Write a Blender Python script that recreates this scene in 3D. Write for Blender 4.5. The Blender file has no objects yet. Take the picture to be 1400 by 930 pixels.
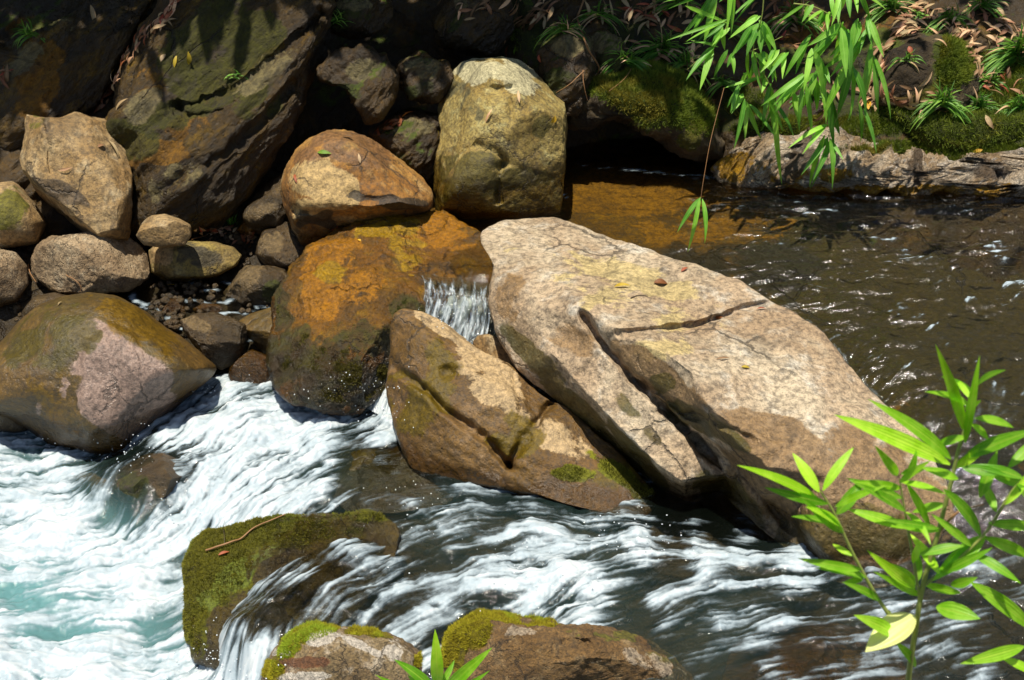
import bpy, bmesh, math, random
import numpy as np
from mathutils import Vector, geometry
rnd = random.Random(7)
rs = np.random.RandomState(11)
sc = bpy.context.scene
COL = sc.collection
# ------------------------------------------------------------------ camera, light, exposure
CZ, PITCH, FPX = 3.6, math.radians(28.0), 2154.4      # camera height, downward pitch, focal length in photo pixels (1400 wide)
cd = bpy.data.cameras.new('camera'); cam = bpy.data.objects.new('camera', cd); COL.objects.link(cam)
cam.location = (0, 0, CZ); cam.rotation_euler = (math.pi/2 - PITCH, 0, 0)
cd.sensor_width = 36.0; cd.lens = 36.0*FPX/1400.0; cd.clip_start = .05; cd.clip_end = 200
cd.dof.use_dof = True; cd.dof.focus_distance = 5.9; cd.dof.aperture_fstop = 9.0
sc.camera = cam
SUN = Vector((-0.10, -0.20, 1.0)).normalized()           # direction towards the sun
w = bpy.data.worlds.new('World'); sc.world = w; w.use_nodes = True
sky = w.node_tree.nodes.new('ShaderNodeTexSky'); sky.sky_type = 'NISHITA'; sky.sun_disc = False
sky.sun_elevation = math.asin(SUN.z); sky.sun_rotation = math.atan2(SUN.x, SUN.y)
w.node_tree.links.new(sky.outputs[0], w.node_tree.nodes['Background'].inputs[0])
w.node_tree.nodes['Background'].inputs[1].default_value = 0.075
sd = bpy.data.lights.new('sun', 'SUN'); sd.energy = 5.0; sd.angle = math.radians(.6); sd.color = (1, .93, .80)
so = bpy.data.objects.new('sun', sd); COL.objects.link(so); so.rotation_euler = SUN.to_track_quat('Z', 'Y').to_euler(); so.location = (3, 3, 12)
sc.view_settings.view_transform = 'Standard'; sc.view_settings.look = 'None'; sc.view_settings.gamma = 1.0
sc.view_settings.use_curve_mapping = False; sc.view_settings.exposure = 0.28
sc.cycles.max_bounces = 6; sc.cycles.transparent_max_bounces = 12; sc.cycles.glossy_bounces = 3; sc.cycles.diffuse_bounces = 3
sc.cycles.caustics_reflective = False; sc.cycles.caustics_refractive = False
sc.cycles.sample_clamp_indirect = 3.0

# ------------------------------------------------------------------ camera geometry helpers
cp, sp = math.cos(PITCH), math.sin(PITCH)
def rays(px, py):
    px = np.asarray(px, float); py = np.asarray(py, float)
    u = (px-700)/FPX; v = (465-py)/FPX
    return np.stack([u, cp+v*sp, -sp+v*cp], -1)
CAM = np.array([0, 0, CZ])
def at_t(px, py, t): return CAM + rays(px, py)*np.asarray(t, float)[..., None]
def t_z(px, py, z): return (z-CZ)/rays(px, py)[..., 2]
def t_y(px, py, Y): return Y/rays(px, py)[..., 1]
def P_z(px, py, z): return at_t(px, py, t_z(px, py, z))
def P_y(px, py, Y): return at_t(px, py, t_y(px, py, Y))
def project(P):
    d = P-CAM; f = d[..., 1]*cp-d[..., 2]*sp; up = d[..., 1]*sp+d[..., 2]*cp
    return 700+FPX*d[..., 0]/f, 465-FPX*up/f
# ------------------------------------------------------------------ numpy noise
_perm = np.random.RandomState(3).permutation(256); _perm = np.concatenate([_perm, _perm, _perm]).astype(np.int32)
_g = np.random.RandomState(5).normal(size=(256, 3)); _g /= np.linalg.norm(_g, axis=1)[:, None]; _g = _g.astype(np.float32)
def pn(P):
    P = np.asarray(P, np.float32); I = np.floor(P).astype(np.int32); F = P-I; I &= 255
    U = F*F*F*(F*(F*6-15)+10); r = []
    for dx in (0, 1):
        for dy in (0, 1):
            for dz in (0, 1):
                h = _perm[_perm[_perm[I[:, 0]+dx]+I[:, 1]+dy]+I[:, 2]+dz]; g = _g[h]
                r.append(g[:, 0]*(F[:, 0]-dx)+g[:, 1]*(F[:, 1]-dy)+g[:, 2]*(F[:, 2]-dz))
    L = lambda a, b, t: a+(b-a)*t
    x0 = L(L(r[0], r[1], U[:, 2]), L(r[2], r[3], U[:, 2]), U[:, 1]); x1 = L(L(r[4], r[5], U[:, 2]), L(r[6], r[7], U[:, 2]), U[:, 1])
    return L(x0, x1, U[:, 0])*1.5
def fbm(P, s, o=4, gain=.5, off=0.0):
    r = 0; a = 1; t = 0
    for k in range(o):
        r = r+a*pn(P*s+off+k*17.3); t += a; a *= gain; s = s*2.03
    return r/t
def ridged(P, s, o=4, gain=.5, off=0.0):
    r = 0; a = 1; t = 0
    for k in range(o):
        r = r+a*(1-2*np.abs(pn(P*s+off+k*9.1))); t += a; a *= gain; s = s*2.03
    return r/t
def sstep(x, a, b):
    t = np.clip((x-a)/(b-a), 0, 1); return t*t*(3-2*t)
# ------------------------------------------------------------------ mesh helpers
def link(name, me, mat, parent=None):
    o = bpy.data.objects.new(name, me); COL.objects.link(o)
    if mat: me.materials.append(mat)
    if parent: o.parent = parent
    return o
def mesh_np(name, V, F, mat, parent=None, smooth=True, attrs=None):
    V = np.asarray(V, np.float32); F = np.asarray(F, np.int32); n = F.shape[1]
    me = bpy.data.meshes.new(name); me.vertices.add(len(V)); me.vertices.foreach_set('co', V.ravel())
    me.loops.add(F.size); me.loops.foreach_set('vertex_index', F.ravel())
    me.polygons.add(len(F)); me.polygons.foreach_set('loop_start', np.arange(0, F.size, n, dtype=np.int32))
    me.update(calc_edges=True)
    me.polygons.foreach_set('use_smooth', np.full(len(F), smooth))
    for k, a in (attrs or {}).items():
        at = me.attributes.new(k, 'FLOAT', 'POINT'); at.data.foreach_set('value', np.asarray(a, np.float32).ravel())
    me.validate(); me.update()
    return link(name, me, mat, parent)
def facets(V, f, seed, n=5):
    r_ = np.random.RandomState(seed+77); W = V+np.stack([fbm(V, f*.35, 2, .5, seed+c*5.1) for c in range(3)], 1)*.35/f; h = 0
    for k in range(n):
        d = r_.normal(size=3); d /= np.linalg.norm(d); u = W@d*f*r_.uniform(.6, 1.5)+r_.uniform(0, 9); h = h+np.abs((u % 1)*2-1)*r_.uniform(.5, 1)
    return h/n*2-1
def vnormals(V, F):
    n = np.zeros_like(V)
    fn = np.cross(V[F[:, 1]]-V[F[:, 0]], V[F[:, 2]]-V[F[:, 0]])
    for k in range(F.shape[1]):
        for c in range(3): n[:, c] += np.bincount(F[:, k], fn[:, c], len(V))
    return n/np.maximum(np.linalg.norm(n, axis=1), 1e-12)[:, None]
def smooth_v(V, F, it, w=None):
    E = np.concatenate([F[:, [0, 1]], F[:, [1, 2]], F[:, [2, 0]]])
    deg = np.maximum(np.bincount(E[:, 0], minlength=len(V)), 1)[:, None]
    for _ in range(it):
        s = np.stack([np.bincount(E[:, 0], V[E[:, 1], c], len(V)) for c in range(3)], 1)/deg
        V = V+(s-V)*(.6 if w is None else .6*w[:, None])
    return V
_ico = {}
def ico(l):
    if l not in _ico:
        bm = bmesh.new(); bmesh.ops.create_icosphere(bm, subdivisions=l, radius=1)
        me = bpy.data.meshes.new('tmp'); bm.to_mesh(me); bm.free()
        V = np.zeros(len(me.vertices)*3, np.float32); me.vertices.foreach_get('co', V)
        F = np.zeros(len(me.polygons)*3, np.int32); me.loops.foreach_get('vertex_index', F)
        _ico[l] = (V.reshape(-1, 3).astype(float), F.reshape(-1, 3)); bpy.data.meshes.remove(me)
    V, F = _ico[l]; return V.copy(), F
def grid_faces(nr, nc):
    i = np.arange(nr*nc).reshape(nr, nc)
    return np.stack([i[:-1, :-1], i[:-1, 1:], i[1:, 1:], i[1:, :-1]], -1).reshape(-1, 4)
def polydist(px, py, pts):
    d = np.full(px.shape, 1e9); side = np.zeros(px.shape)
    for (x0, y0), (x1, y1) in zip(pts[:-1], pts[1:]):
        ex, ey = x1-x0, y1-y0; L = ex*ex+ey*ey+1e-9
        t = np.clip(((px-x0)*ex+(py-y0)*ey)/L, 0, 1); dx = px-x0-t*ex; dy = py-y0-t*ey
        dd = np.hypot(dx, dy); m = dd < d; d = np.where(m, dd, d); side = np.where(m, np.sign(ex*dy-ey*dx), side)
    return d, side
def rbf(cx, cy, cv, qx, qy, sm=0.0):
    cx, cy, cv = [np.asarray(a, float) for a in (cx, cy, cv)]
    K = np.hypot(cx[:, None]-cx, cy[:, None]-cy)+np.eye(len(cx))*sm
    A = np.zeros((len(cx)+3,)*2); A[:len(cx), :len(cx)] = K; A[:len(cx), -3] = 1; A[:len(cx), -2] = cx; A[:len(cx), -1] = cy
    A[-3:] = A[:, -3:].T[:, :]; A[-3:, -3:] = 0
    s = np.linalg.lstsq(A, np.concatenate([cv, [0, 0, 0]]), rcond=None)[0]
    r = s[-3]+s[-2]*qx+s[-1]*qy
    for k in range(len(cx)): r = r+s[k]*np.hypot(qx-cx[k], qy-cy[k])
    return r
def idw(c, qx, qy, soft=20.0, pw=2.0):
    n = 0; d = 0
    for p in c:
        wt = 1/(np.hypot(qx-p[0], qy-p[1])**2+soft*soft)**pw
        n = n+wt[..., None]*np.asarray(p[2:], float); d = d+wt
    return n/d[..., None]
def tag(o, label=None, cat=None, group=None, kind=None):
    if label: o['label'] = label
    if cat: o['category'] = cat
    if group: o['group'] = group
    if kind: o['kind'] = kind
    return o
# ------------------------------------------------------------------ material helpers
class NT:
    def __init__(s, name):
        s.m = bpy.data.materials.new(name); s.m.use_nodes = True; s.t = s.m.node_tree; s.t.nodes.clear()
    def n(s, typ, ins=None, **props):
        nd = s.t.nodes.new(typ)
        for k, v in props.items(): setattr(nd, k, v)
        for k, v in (ins or {}).items(): s.put(nd.inputs[k], v)
        return nd
    def put(s, sock, v):
        if isinstance(v, bpy.types.NodeSocket): s.t.links.new(v, sock)
        elif isinstance(v, bpy.types.Node): s.t.links.new(v.outputs[0], sock)
        else:
            if sock.type == 'RGBA' and len(v) == 3: v = (*v, 1)
            sock.default_value = v
    def math(s, op, a, b=0.0, c=0.0, clamp=False):
        return s.n('ShaderNodeMath', {0: a, 1: b, 2: c}, operation=op, use_clamp=clamp).outputs[0]
    def mix(s, f, a, b, bt='MIX'):
        nd = s.n('ShaderNodeMix', data_type='RGBA', blend_type=bt); nd.clamp_factor = True
        s.put(nd.inputs['Factor'], f); s.put(nd.inputs['A'], a); s.put(nd.inputs['B'], b); return nd.outputs['Result']
    def step(s, v, a, b, lo=0.0, hi=1.0):
        return s.n('ShaderNodeMapRange', {0: v, 1: a, 2: b, 3: lo, 4: hi}, interpolation_type='SMOOTHSTEP').outputs[0]
    def noise(s, vec, scale, detail=6, rough=.55, dist=0.0):
        return s.n('ShaderNodeTexNoise', {'Vector': vec, 'Scale': scale, 'Detail': detail, 'Roughness': rough, 'Distortion': dist}).outputs[0]
    def attr(s, name): return s.n('ShaderNodeAttribute', attribute_name=name).outputs['Fac']
    def pos(s, scale=(1, 1, 1), rot=(0, 0, 0)):
        g = s.n('ShaderNodeNewGeometry').outputs['Position']
        if scale == (1, 1, 1) and rot == (0, 0, 0): return g
        r_ = s.n('ShaderNodeMapping', {'Vector': g, 'Rotation': rot}).outputs[0]
        return s.n('ShaderNodeMapping', {'Vector': r_, 'Scale': scale}).outputs[0]
    def out(s, sh): s.t.links.new(sh if isinstance(sh, bpy.types.NodeSocket) else sh.outputs[0], s.n('ShaderNodeOutputMaterial').inputs[0]); return s.m
MOSS = (.055, .075, .008)
def mat_rock(name, c1, c2, c3, wet=None, wetband=.06, m1=None, m2=None, m3=None, sc1=5.0, speck=.35, bump=.5, rough=.75,
             strata=None, mossup=0.0, dark=(.03, .025, .02), glossy=None, pits=.4):
    """c1/c2 broad patches, c3 stains; attributes m1,m2,m3 mark patches of other pigment; wet = world height below which the stone is wet"""
    k = NT(name); p = k.pos(*strata) if strata else k.pos(); p0 = k.pos()
    nA = k.noise(p, sc1*.5, 10, .6, .6); nB = k.noise(p, sc1*1.7, 12, .65, .3); nC = k.noise(p0, sc1*9, 8, .7); nD = k.noise(p, sc1*.9, 8, .6, 1.2)
    col = k.mix(k.step(nA, .38, .60), c1, c2)
    col = k.mix(k.step(nB, .50, .68, 0, .8), col, c3)
    col = k.mix(k.step(nC, .36, .60), k.mix(.62, col, dark), col)
    col = k.mix(k.step(k.noise(p0, sc1*.55, 3, .5), .62, .36, 0, .45), col, k.mix(1.0, col, (.50, .44, .38), 'MULTIPLY'))
    nE = k.noise(p0, sc1*1.0, 5, .55, .5)
    edge = k.math('ADD', k.math('MULTIPLY', k.math('SUBTRACT', nE, .5), 3.0), k.math('MULTIPLY', k.math('SUBTRACT', nC, .5), .7))
    rg = k.math('ADD', k.math('MULTIPLY', nC, .3), rough-.15); mossf = None
    for key, mm in (('m1', m1), ('m2', m2), ('m3', m3)):
        if not mm: continue
        f = k.step(k.math('ADD', k.math('MULTIPLY', k.attr(key), 1.25), k.math('MULTIPLY', edge, k.step(k.attr(key), .0, .25))), .45, .68)
        cc = k.mix(k.step(nC, .35, .65), tuple(x*.45 for x in mm[0]), mm[0])
        if len(mm) > 2: cc = k.mix(k.step(nB, .42, .6), cc, mm[2])
        col = k.mix(k.math('MULTIPLY', f, .88), col, cc); rg = k.mix(f, rg, (mm[1],)*3)
    col = k.mix(k.step(nD, .55, .67, 0, speck), col, k.mix(.75, col, dark))
    n5 = k.noise(p0, sc1*32, 4, .7)
    col = k.mix(k.step(n5, .54, .64, 0, speck), col, dark)
    hi = k.mix(1.0, col, (1.35, 1.33, 1.25), 'MULTIPLY')
    col = k.mix(k.step(n5, .47, .36, 0, .55), col, hi)
    wv = k.n('ShaderNodeVectorMath', {0: p, 1: k.n('ShaderNodeVectorMath', {0: k.n('ShaderNodeTexNoise', {'Vector': p0, 'Scale': sc1*1.3, 'Detail': 5, 'Roughness': .6}).outputs['Color'], 'Scale': .16}, operation='SCALE').outputs[0]}, operation='ADD').outputs[0]
    ve = k.n('ShaderNodeTexVoronoi', {'Vector': wv, 'Scale': sc1*.62}, feature='DISTANCE_TO_EDGE').outputs['Distance']
    crk = k.math('MULTIPLY', k.step(ve, .022, .004), k.step(k.noise(p0, sc1*.45, 3, .5, 0), .50, .58))
    col = k.mix(k.math('MULTIPLY', crk, .8), col, k.mix(.8, col, dark))
    if mossup > 0:
        nz = k.n('ShaderNodeSeparateXYZ', {0: k.n('ShaderNodeNewGeometry').outputs['Normal']}).outputs[2]
        f = k.step(k.math('ADD', nz, edge), 1.0-mossup, 1.25-mossup, 0, .9)
        col = k.mix(f, col, k.mix(k.step(nC, .35, .65), tuple(x*.4 for x in MOSS), MOSS))
    z = k.n('ShaderNodeSeparateXYZ', {0: k.n('ShaderNodeNewGeometry').outputs['Position']}).outputs[2]
    if wet is not None:
        zz = k.math('ADD', z, k.math('MULTIPLY', k.math('SUBTRACT', nA, .5), wetband*3))
        f = k.step(zz, wet+wetband, wet)
        f = k.math('MULTIPLY', f, .92)
        col = k.mix(f, col, k.mix(1.0, col, (.40, .36, .30), 'MULTIPLY')); rg = k.mix(f, rg, (.22,)*3)
    if glossy is not None: rg = k.mix(1.0, rg, (glossy,)*3, 'MULTIPLY')
    h = k.math('ADD', k.math('MULTIPLY', k.noise(p, sc1*2.5, 14, .68, .2), 1.0), k.math('MULTIPLY', k.noise(p0, sc1*14, 8, .7), .22))
    vor = k.n('ShaderNodeTexVoronoi', {'Vector': p0, 'Scale': sc1*7}, feature='F1').outputs['Distance']
    h = k.math('SUBTRACT', h, k.math('MULTIPLY', k.step(vor, .30, .08), pits*k_pit))
    h = k.math('SUBTRACT', h, k.math('MULTIPLY', crk, .5))
    b = k.n('ShaderNodeBump', {'Strength': bump, 'Distance': .035, 'Height': h})
    col = k.n('ShaderNodeHueSaturation', {'Saturation': 1.27, 'Value': 1.12, 'Color': col}).outputs[0]
    return k.out(k.n('ShaderNodeBsdfPrincipled', {'Base Color': col, 'Roughness': rg, 'Normal': b, 'Specular IOR Level': .5}))
k_pit = .35
# ------------------------------------------------------------------ rock builder
def radial(outline, cx, cy, sm=1.2):
    n = 720; th = np.arange(n)*2*np.pi/n; R = np.zeros(n); q = np.array(outline+[outline[0]], float)
    for (x0, y0), (x1, y1) in zip(q[:-1], q[1:]):
        dx, dy = np.cos(th), -np.sin(th); ex, ey = x1-x0, y1-y0
        den = dx*ey-dy*ex; den = np.where(np.abs(den) < 1e-9, 1e-9, den)
        s = ((x0-cx)*ey-(y0-cy)*ex)/den; u = ((x0-cx)*dy-(y0-cy)*dx)/den
        R = np.where((s > 0) & (u >= -1e-6) & (u <= 1+1e-6), np.maximum(R, s), R)
    z = R <= 0
    if z.any(): R[z] = np.interp(th[z], th[~z], R[~z])
    kx = np.arange(-12, 13); kk = np.exp(-(kx/(2*sm))**2/2); kk /= kk.sum()
    return th, np.convolve(np.concatenate([R[-12:], R, R[:12]]), kk, 'valid')
def blobs(px, py, L):
    r = np.zeros(px.shape)
    for b in L:
        x, y, rx, ry, s = b[:5]; a = math.radians(b[5]) if len(b) > 5 else 0
        dx, dy = px-x, py-y; u = (dx*math.cos(a)+dy*math.sin(a))/rx; v = (-dx*math.sin(a)+dy*math.cos(a))/ry
        r = np.maximum(r, s*sstep(1.6-np.hypot(u, v), 0, 1.1))
    return r
def rock(name, label, outline, mat, zb=0.0, D=.3, lvl=5, relief=None, c=None, pr=.8, q=.9, amp=.02, ns=4.0, ridg=.5, cuts=6, seed=0,
         grooves=(), steps=(), m1=(), m2=(), m3=(), group=None, cat='boulder', thick=.5, smooth=0, sil=1.2, parent=None, toff=0.0, kind=None, fine=.25, base=None, fac=1.2, aniso=None):
    xs = [p[0] for p in outline]; ys = [p[1] for p in outline]
    cx, cy = c if c else ((min(xs)+max(xs))/2, (min(ys)+max(ys))/2)
    th, R = radial(outline, cx, cy, sil)
    S, F = ico(lvl); a, b, cc = S[:, 0], S[:, 1], S[:, 2]
    ang = np.mod(np.arctan2(b, a), 2*np.pi); Rr = np.interp(ang, np.append(th, 2*np.pi), np.append(R, R[0]))
    if relief is None:
        rho = np.hypot(a, b)**pr
        px = cx+rho*Rr*np.cos(ang); py = cy-rho*Rr*np.sin(ang)
        by = max(ys) if base is None else base
        t0 = float(t_z(cx, by, zb))+.45*D+toff
        t = t0-D*np.sign(cc)*np.abs(cc)**q
    else:
        rho = np.arccos(np.clip(np.abs(cc), 0, 1))/(np.pi/2)
        px = cx+rho*Rr*np.cos(ang); py = cy-rho*Rr*np.sin(ang)
        rp = np.array(relief, float); tv = t_y(rp[:, 0], rp[:, 1], rp[:, 2])
        bx = cx+Rr*np.cos(ang); by_ = cy-Rr*np.sin(ang)
        tf = tri_interp(rp, tv, px, py); tb = tri_interp(rp, tv, bx, by_)
        t = np.where(cc >= 0, tf, tb*rho+tf*(1-rho)+thick*np.sqrt(np.clip(1-rho**2, 0, 1)))
    front = sstep(cc, -.05, .15)
    for pts, wd, dp in grooves:
        d, _ = polydist(px, py, pts); wob = pn(np.stack([px/14, py/14, px*0+seed], 1))*wd*.7
        t = t+front*dp*np.exp(-((d+wob)/wd)**2)
    for pts, wd, hh, rad in steps:          # surface right of the line (as drawn) drops back by hh, fading over rad pixels
        d, sd_ = polydist(px, py, pts); s_ = d*sd_+pn(np.stack([px/11, py/11, px*0+seed], 1))*wd*1.2
        t = t+front*hh*sstep(s_, -wd, wd)*np.exp(-(d/rad)**2)
    V = at_t(px, py, t)
    r_ = np.random.RandomState(seed+1)
    ctr = V.mean(0)
    if cuts and relief is None:
        for k in range(cuts):
            n = r_.normal(size=3)*[1, .9, .8]+[0, -.55, .45]; n /= np.linalg.norm(n)
            s = (V-ctr)@n; dlim = s.max()*r_.uniform(.68, .9); e = np.maximum(s-dlim, 0); V = V-n*(e*.8)[:, None]
    if smooth: V = smooth_v(V, F, smooth)
    nrm = vnormals(V, F)
    if np.mean(np.sum(nrm*(V-ctr), 1)) < 0: F = F[:, ::-1].copy(); nrm = -nrm
    o3 = seed*3.7
    if aniso:
        c_, s_ = math.cos(math.radians(aniso)), math.sin(math.radians(aniso)); Vr = np.stack([(V[:, 0]*c_+V[:, 2]*s_)*.6, V[:, 1], (-V[:, 0]*s_+V[:, 2]*c_)*2.2], 1); V0 = V; V = Vr
    h = amp*((1-ridg)*1.6*fbm(V, ns, 5, .55, o3)+ridg*ridged(V, ns*1.1, 5, .5, o3+5)*.9)+amp*fine*fbm(V, ns*6, 4, .6, o3)+amp*fac*(facets(V, ns*.8, seed)+.35*facets(V, ns*2.6, seed+3))
    if aniso: V = V0
    V = V+nrm*h[:, None]
    o = mesh_np(name, V, F, mat, parent, True, {'m1': blobs(px, py, m1), 'm2': blobs(px, py, m2), 'm3': blobs(px, py, m3)})
    if parent is None: tag(o, label, cat, group, kind)
    return o
def tri_interp(rp, tv, qx, qy):
    pts = [Vector((p[0], p[1])) for p in rp]
    r = geometry.delaunay_2d_cdt(pts, [], [], 0, 1e-4)
    vv, tris, orig = r[0], r[2], r[3]
    idx = [o[0] for o in orig]; out = np.full(qx.shape, np.nan); best = np.full(qx.shape, -1e9)
    for f in tris:
        (x0, y0), (x1, y1), (x2, y2) = [vv[i] for i in f]; v0, v1, v2 = [tv[idx[i]] for i in f]
        den = (y1-y2)*(x0-x2)+(x2-x1)*(y0-y2)
        if abs(den) < 1e-6: continue
        l0 = ((y1-y2)*(qx-x2)+(x2-x1)*(qy-y2))/den; l1 = ((y2-y0)*(qx-x2)+(x0-x2)*(qy-y2))/den; l2 = 1-l0-l1
        ins = np.minimum(np.minimum(l0, l1), l2); m = ins > best
        lc = np.stack([np.clip(l, 0, 1) for l in (l0, l1, l2)]); lc /= lc.sum(0)
        out = np.where(m, lc[0]*v0+lc[1]*v1+lc[2]*v2, out); best = np.where(m, ins, best)
    return out
# ================================================================== MATERIALS
ML = {}
ML['tan'] = mat_rock('tan_stone', (.42, .32, .20), (.31, .215, .12), (.52, .44, .31), speck=.5, wet=.26, m1=((.10, .10, .02), .8), m2=((.12, .09, .06), .6))
ML['tall'] = mat_rock('pale_lichen_stone', (.36, .29, .14), (.27, .20, .09), (.50, .46, .26), wet=.70, wetband=.10, speck=.6, sc1=7, m1=((.13, .12, .07), .85), m2=((.56, .52, .36), .8), m3=((.10, .085, .03), .7))
ML['brown'] = mat_rock('brown_stone', (.40, .25, .12), (.28, .155, .075), (.48, .35, .20), speck=.5, wet=.50, wetband=.05, m1=((.20, .12, .07), .6), m2=((.50, .38, .22), .7), m3=((.03, .025, .018), .6))
ML['grey'] = mat_rock('pitted_tan_stone', (.42, .33, .23), (.33, .25, .17), (.52, .45, .34), speck=.6, wet=.20, wetband=.05, sc1=9, pits=1.5, bump=.7)
ML['yellow'] = mat_rock('yellowish_stone', (.36, .29, .13), (.26, .20, .10), (.44, .37, .21), speck=.45, wet=.24, wetband=.04, sc1=7, m1=((.055, .048, .035), .7), m2=((.45, .33, .2), .7))
ML['big'] = mat_rock('slab_stone', (.55, .47, .36), (.47, .37, .27), (.64, .60, .52), speck=.42, sc1=4.5, bump=.75, wet=.30, wetband=.07,
    m1=((.56, .46, .27), .75), m2=((.27, .185, .11), .45), m3=((.11, .085, .03), .45, (.05, .045, .012)))
ML['crack'] = mat_rock('split_slab_stone', (.18, .115, .058), (.13, .080, .032), (.27, .19, .12), speck=.4, sc1=6, wet=.17, wetband=.05, rough=.6,
    m1=((.52, .40, .26), .6), m2=((.13, .09, .015), .5), m3=((.15, .16, .01), .8))
ML['amber'] = mat_rock('amber_algae_stone', (.20, .095, .022), (.13, .068, .016), (.26, .155, .04), speck=.8, sc1=7, wet=.30, wetband=.10, rough=.42,
    m1=((.36, .165, .03), .42), m2=((.34, .22, .05), .42), m3=((.055, .055, .006), .7, (.035, .024, .008)), bump=.8)
ML['wetbig'] = mat_rock('wet_green_brown_stone', (.14, .092, .042), (.095, .070, .032), (.19, .13, .065), speck=.4, sc1=5, wet=.12, wetband=.05, rough=.42,
    m1=((.36, .27, .23), .30), m2=((.155, .10, .035), .4), m3=((.075, .062, .02), .45), bump=.55)
ML['dark'] = mat_rock('dark_wet_stone', (.085, .06, .035), (.055, .04, .022), (.14, .10, .055), speck=.5, sc1=6, rough=.35, bump=.9, m1=((.2, .15, .09), .4), m2=((.05, .055, .012), .7))
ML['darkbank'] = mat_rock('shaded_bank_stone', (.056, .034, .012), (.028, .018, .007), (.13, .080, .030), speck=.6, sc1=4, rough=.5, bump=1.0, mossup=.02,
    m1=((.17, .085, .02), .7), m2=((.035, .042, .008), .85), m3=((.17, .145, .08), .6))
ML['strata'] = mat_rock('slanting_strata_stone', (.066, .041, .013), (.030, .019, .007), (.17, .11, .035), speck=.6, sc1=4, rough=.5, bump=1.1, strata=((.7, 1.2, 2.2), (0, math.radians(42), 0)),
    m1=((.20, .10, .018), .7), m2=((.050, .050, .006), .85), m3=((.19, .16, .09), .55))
ML['ledge'] = mat_rock('pale_ledge_stone', (.64, .55, .44), (.40, .30, .20), (.78, .74, .68), speck=.55, sc1=9, bump=1.0, rough=.4, strata=((.9, 1.3, 2.0), (0, math.radians(40), 0)),
    m1=((.34, .20, .05), .4), m2=((.05, .055, .012), .85), m3=((.10, .075, .055), .35))
ML['mossbank'] = mat_rock('mossy_bank_stone', (.10, .075, .04), (.06, .045, .025), (.2, .16, .1), speck=.5, sc1=7, bump=1.0, m1=((.050, .070, .008), .95), m2=((.09, .085, .012), .95), m3=((.03, .02, .01), .9))
ML['mossfront'] = mat_rock('mossy_wet_stone', (.085, .065, .025), (.05, .04, .018), (.12, .09, .04), speck=.5, sc1=8, rough=.30, bump=.9,
    m1=((.105, .105, .010), .95), m2=((.17, .20, .06), .9), m3=((.055, .04, .018), .12))
ML['lichen'] = mat_rock('lichen_stone', (.27, .21, .13), (.22, .15, .09), (.60, .53, .43), speck=.5, sc1=10, bump=.8, m1=((.20, .17, .012), .95), m2=((.62, .57, .50), .9), m3=((.16, .08, .05), .6))
ML['frontbrown'] = mat_rock('mottled_brown_stone', (.25, .165, .09), (.17, .11, .06), (.38, .29, .18), speck=.6, sc1=11, bump=.9, m1=((.20, .17, .012), .95), m2=((.17, .16, .05), .8), m3=((.48, .40, .31), .8))
ML['bed'] = mat_rock('river_bed_stone', (.20, .115, .035), (.12, .07, .022), (.27, .17, .06), speck=.6, sc1=4, bump=1.0, m1=((.038, .033, .011), .8), m2=((.29, .15, .035), .8), m3=((.026, .022, .015), .4))
#MARK_WATER
# ================================================================== WATER SURFACE (one height field: upper pool, drop, rapids, lower pool)
HZ = [(1400,640,.50),(1330,690,.43),(1420,750,.36),(1270,775,.30),(1420,900,.29),(1150,800,.25),(1060,750,.22),(1000,760,.21),(1000,900,.25),(1200,930,.28),(850,720,.18),(850,830,.17),(700,720,.14),(700,830,.14),
 (600,660,.13),(560,760,.155),(600,830,.15),(900,690,.18),(500,800,.15),(450,800,.18),(400,830,.165),(360,850,.14),(330,880,.09),(310,850,.085),(470,760,.165),(400,790,.135),(300,900,-.08),(280,930,-.14),(380,930,.06),(330,940,-.1),(540,600,.12),(480,600,.115),(400,570,.10),(300,540,.1),(340,515,.11),(450,650,.115),(500,690,.13),(300,620,.06),(220,590,.05),(180,610,.0),(160,640,.03),(205,650,.08),(250,690,-.03),
 (330,690,.03),(400,680,.08),(270,720,-.05),(150,700,-.06),(130,620,-.05),(60,600,-.06),(-60,600,-.06),(0,700,-.1),(100,800,-.12),(240,800,-.13),(230,870,-.16),(0,930,-.13),(200,930,-.15),(-200,700,-.1),(-200,950,-.12)]
HP = [(600,275,.55),(700,290,.55),(800,280,.55),(1000,240,.55),(1400,240,.55),(1700,240,.55),(640,350,.552),(660,370,.55),(1000,350,.55),(1100,410,.55),(1200,500,.55),(1260,570,.545),(1400,450,.55),(1600,500,.55),(1310,620,.52),(1700,640,.52),(900,290,.55),(1380,570,.55)]
HB = [(-2.6,6.4,-.05),(-2.2,6.9,-.05),(-1.2,6.55,-.02),(-1.2,7.5,.0),(-3,8,.0),(.1,8.6,.55),(3.,8.6,.55),(-.45,6.30,.45),(-.6,6.05,.12),(-.25,5.95,.12),(.1,5.75,.14),(.7,5.45,.16),(1.2,5.05,.2),(-1.0,3.2,-.2),(2.,3.2,.3),(.3,3.2,.2)]
hp = [tuple(P_z(x, y, z)) for x, y, z in HZ+HP]+HB
hp = np.array(hp)
NXF = 0.0062
def axis(lo, hi, s, lo2, hi2, n):
    c = np.arange(lo, hi, s); g = np.linspace(0, 1, n+1)[1:]**1.6
    return np.concatenate([(lo-(lo-lo2)*g)[::-1], c, c[-1]+(hi2-c[-1])*g])
gx = axis(-2.45, 2.5, NXF, -6, 6, 40); gy = axis(3.75, 8.0, NXF, 2.4, 8.7, 25)
nX, nY = len(gx), len(gy); GX, GY = np.meshgrid(gx, gy)
cgx = np.linspace(-6, 6, 361); cgy = np.linspace(2.4, 8.7, 211); CX, CY = np.meshgrid(cgx, cgy)
CH = rbf(hp[:, 0], hp[:, 1], hp[:, 2], CX, CY, .0)
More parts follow.
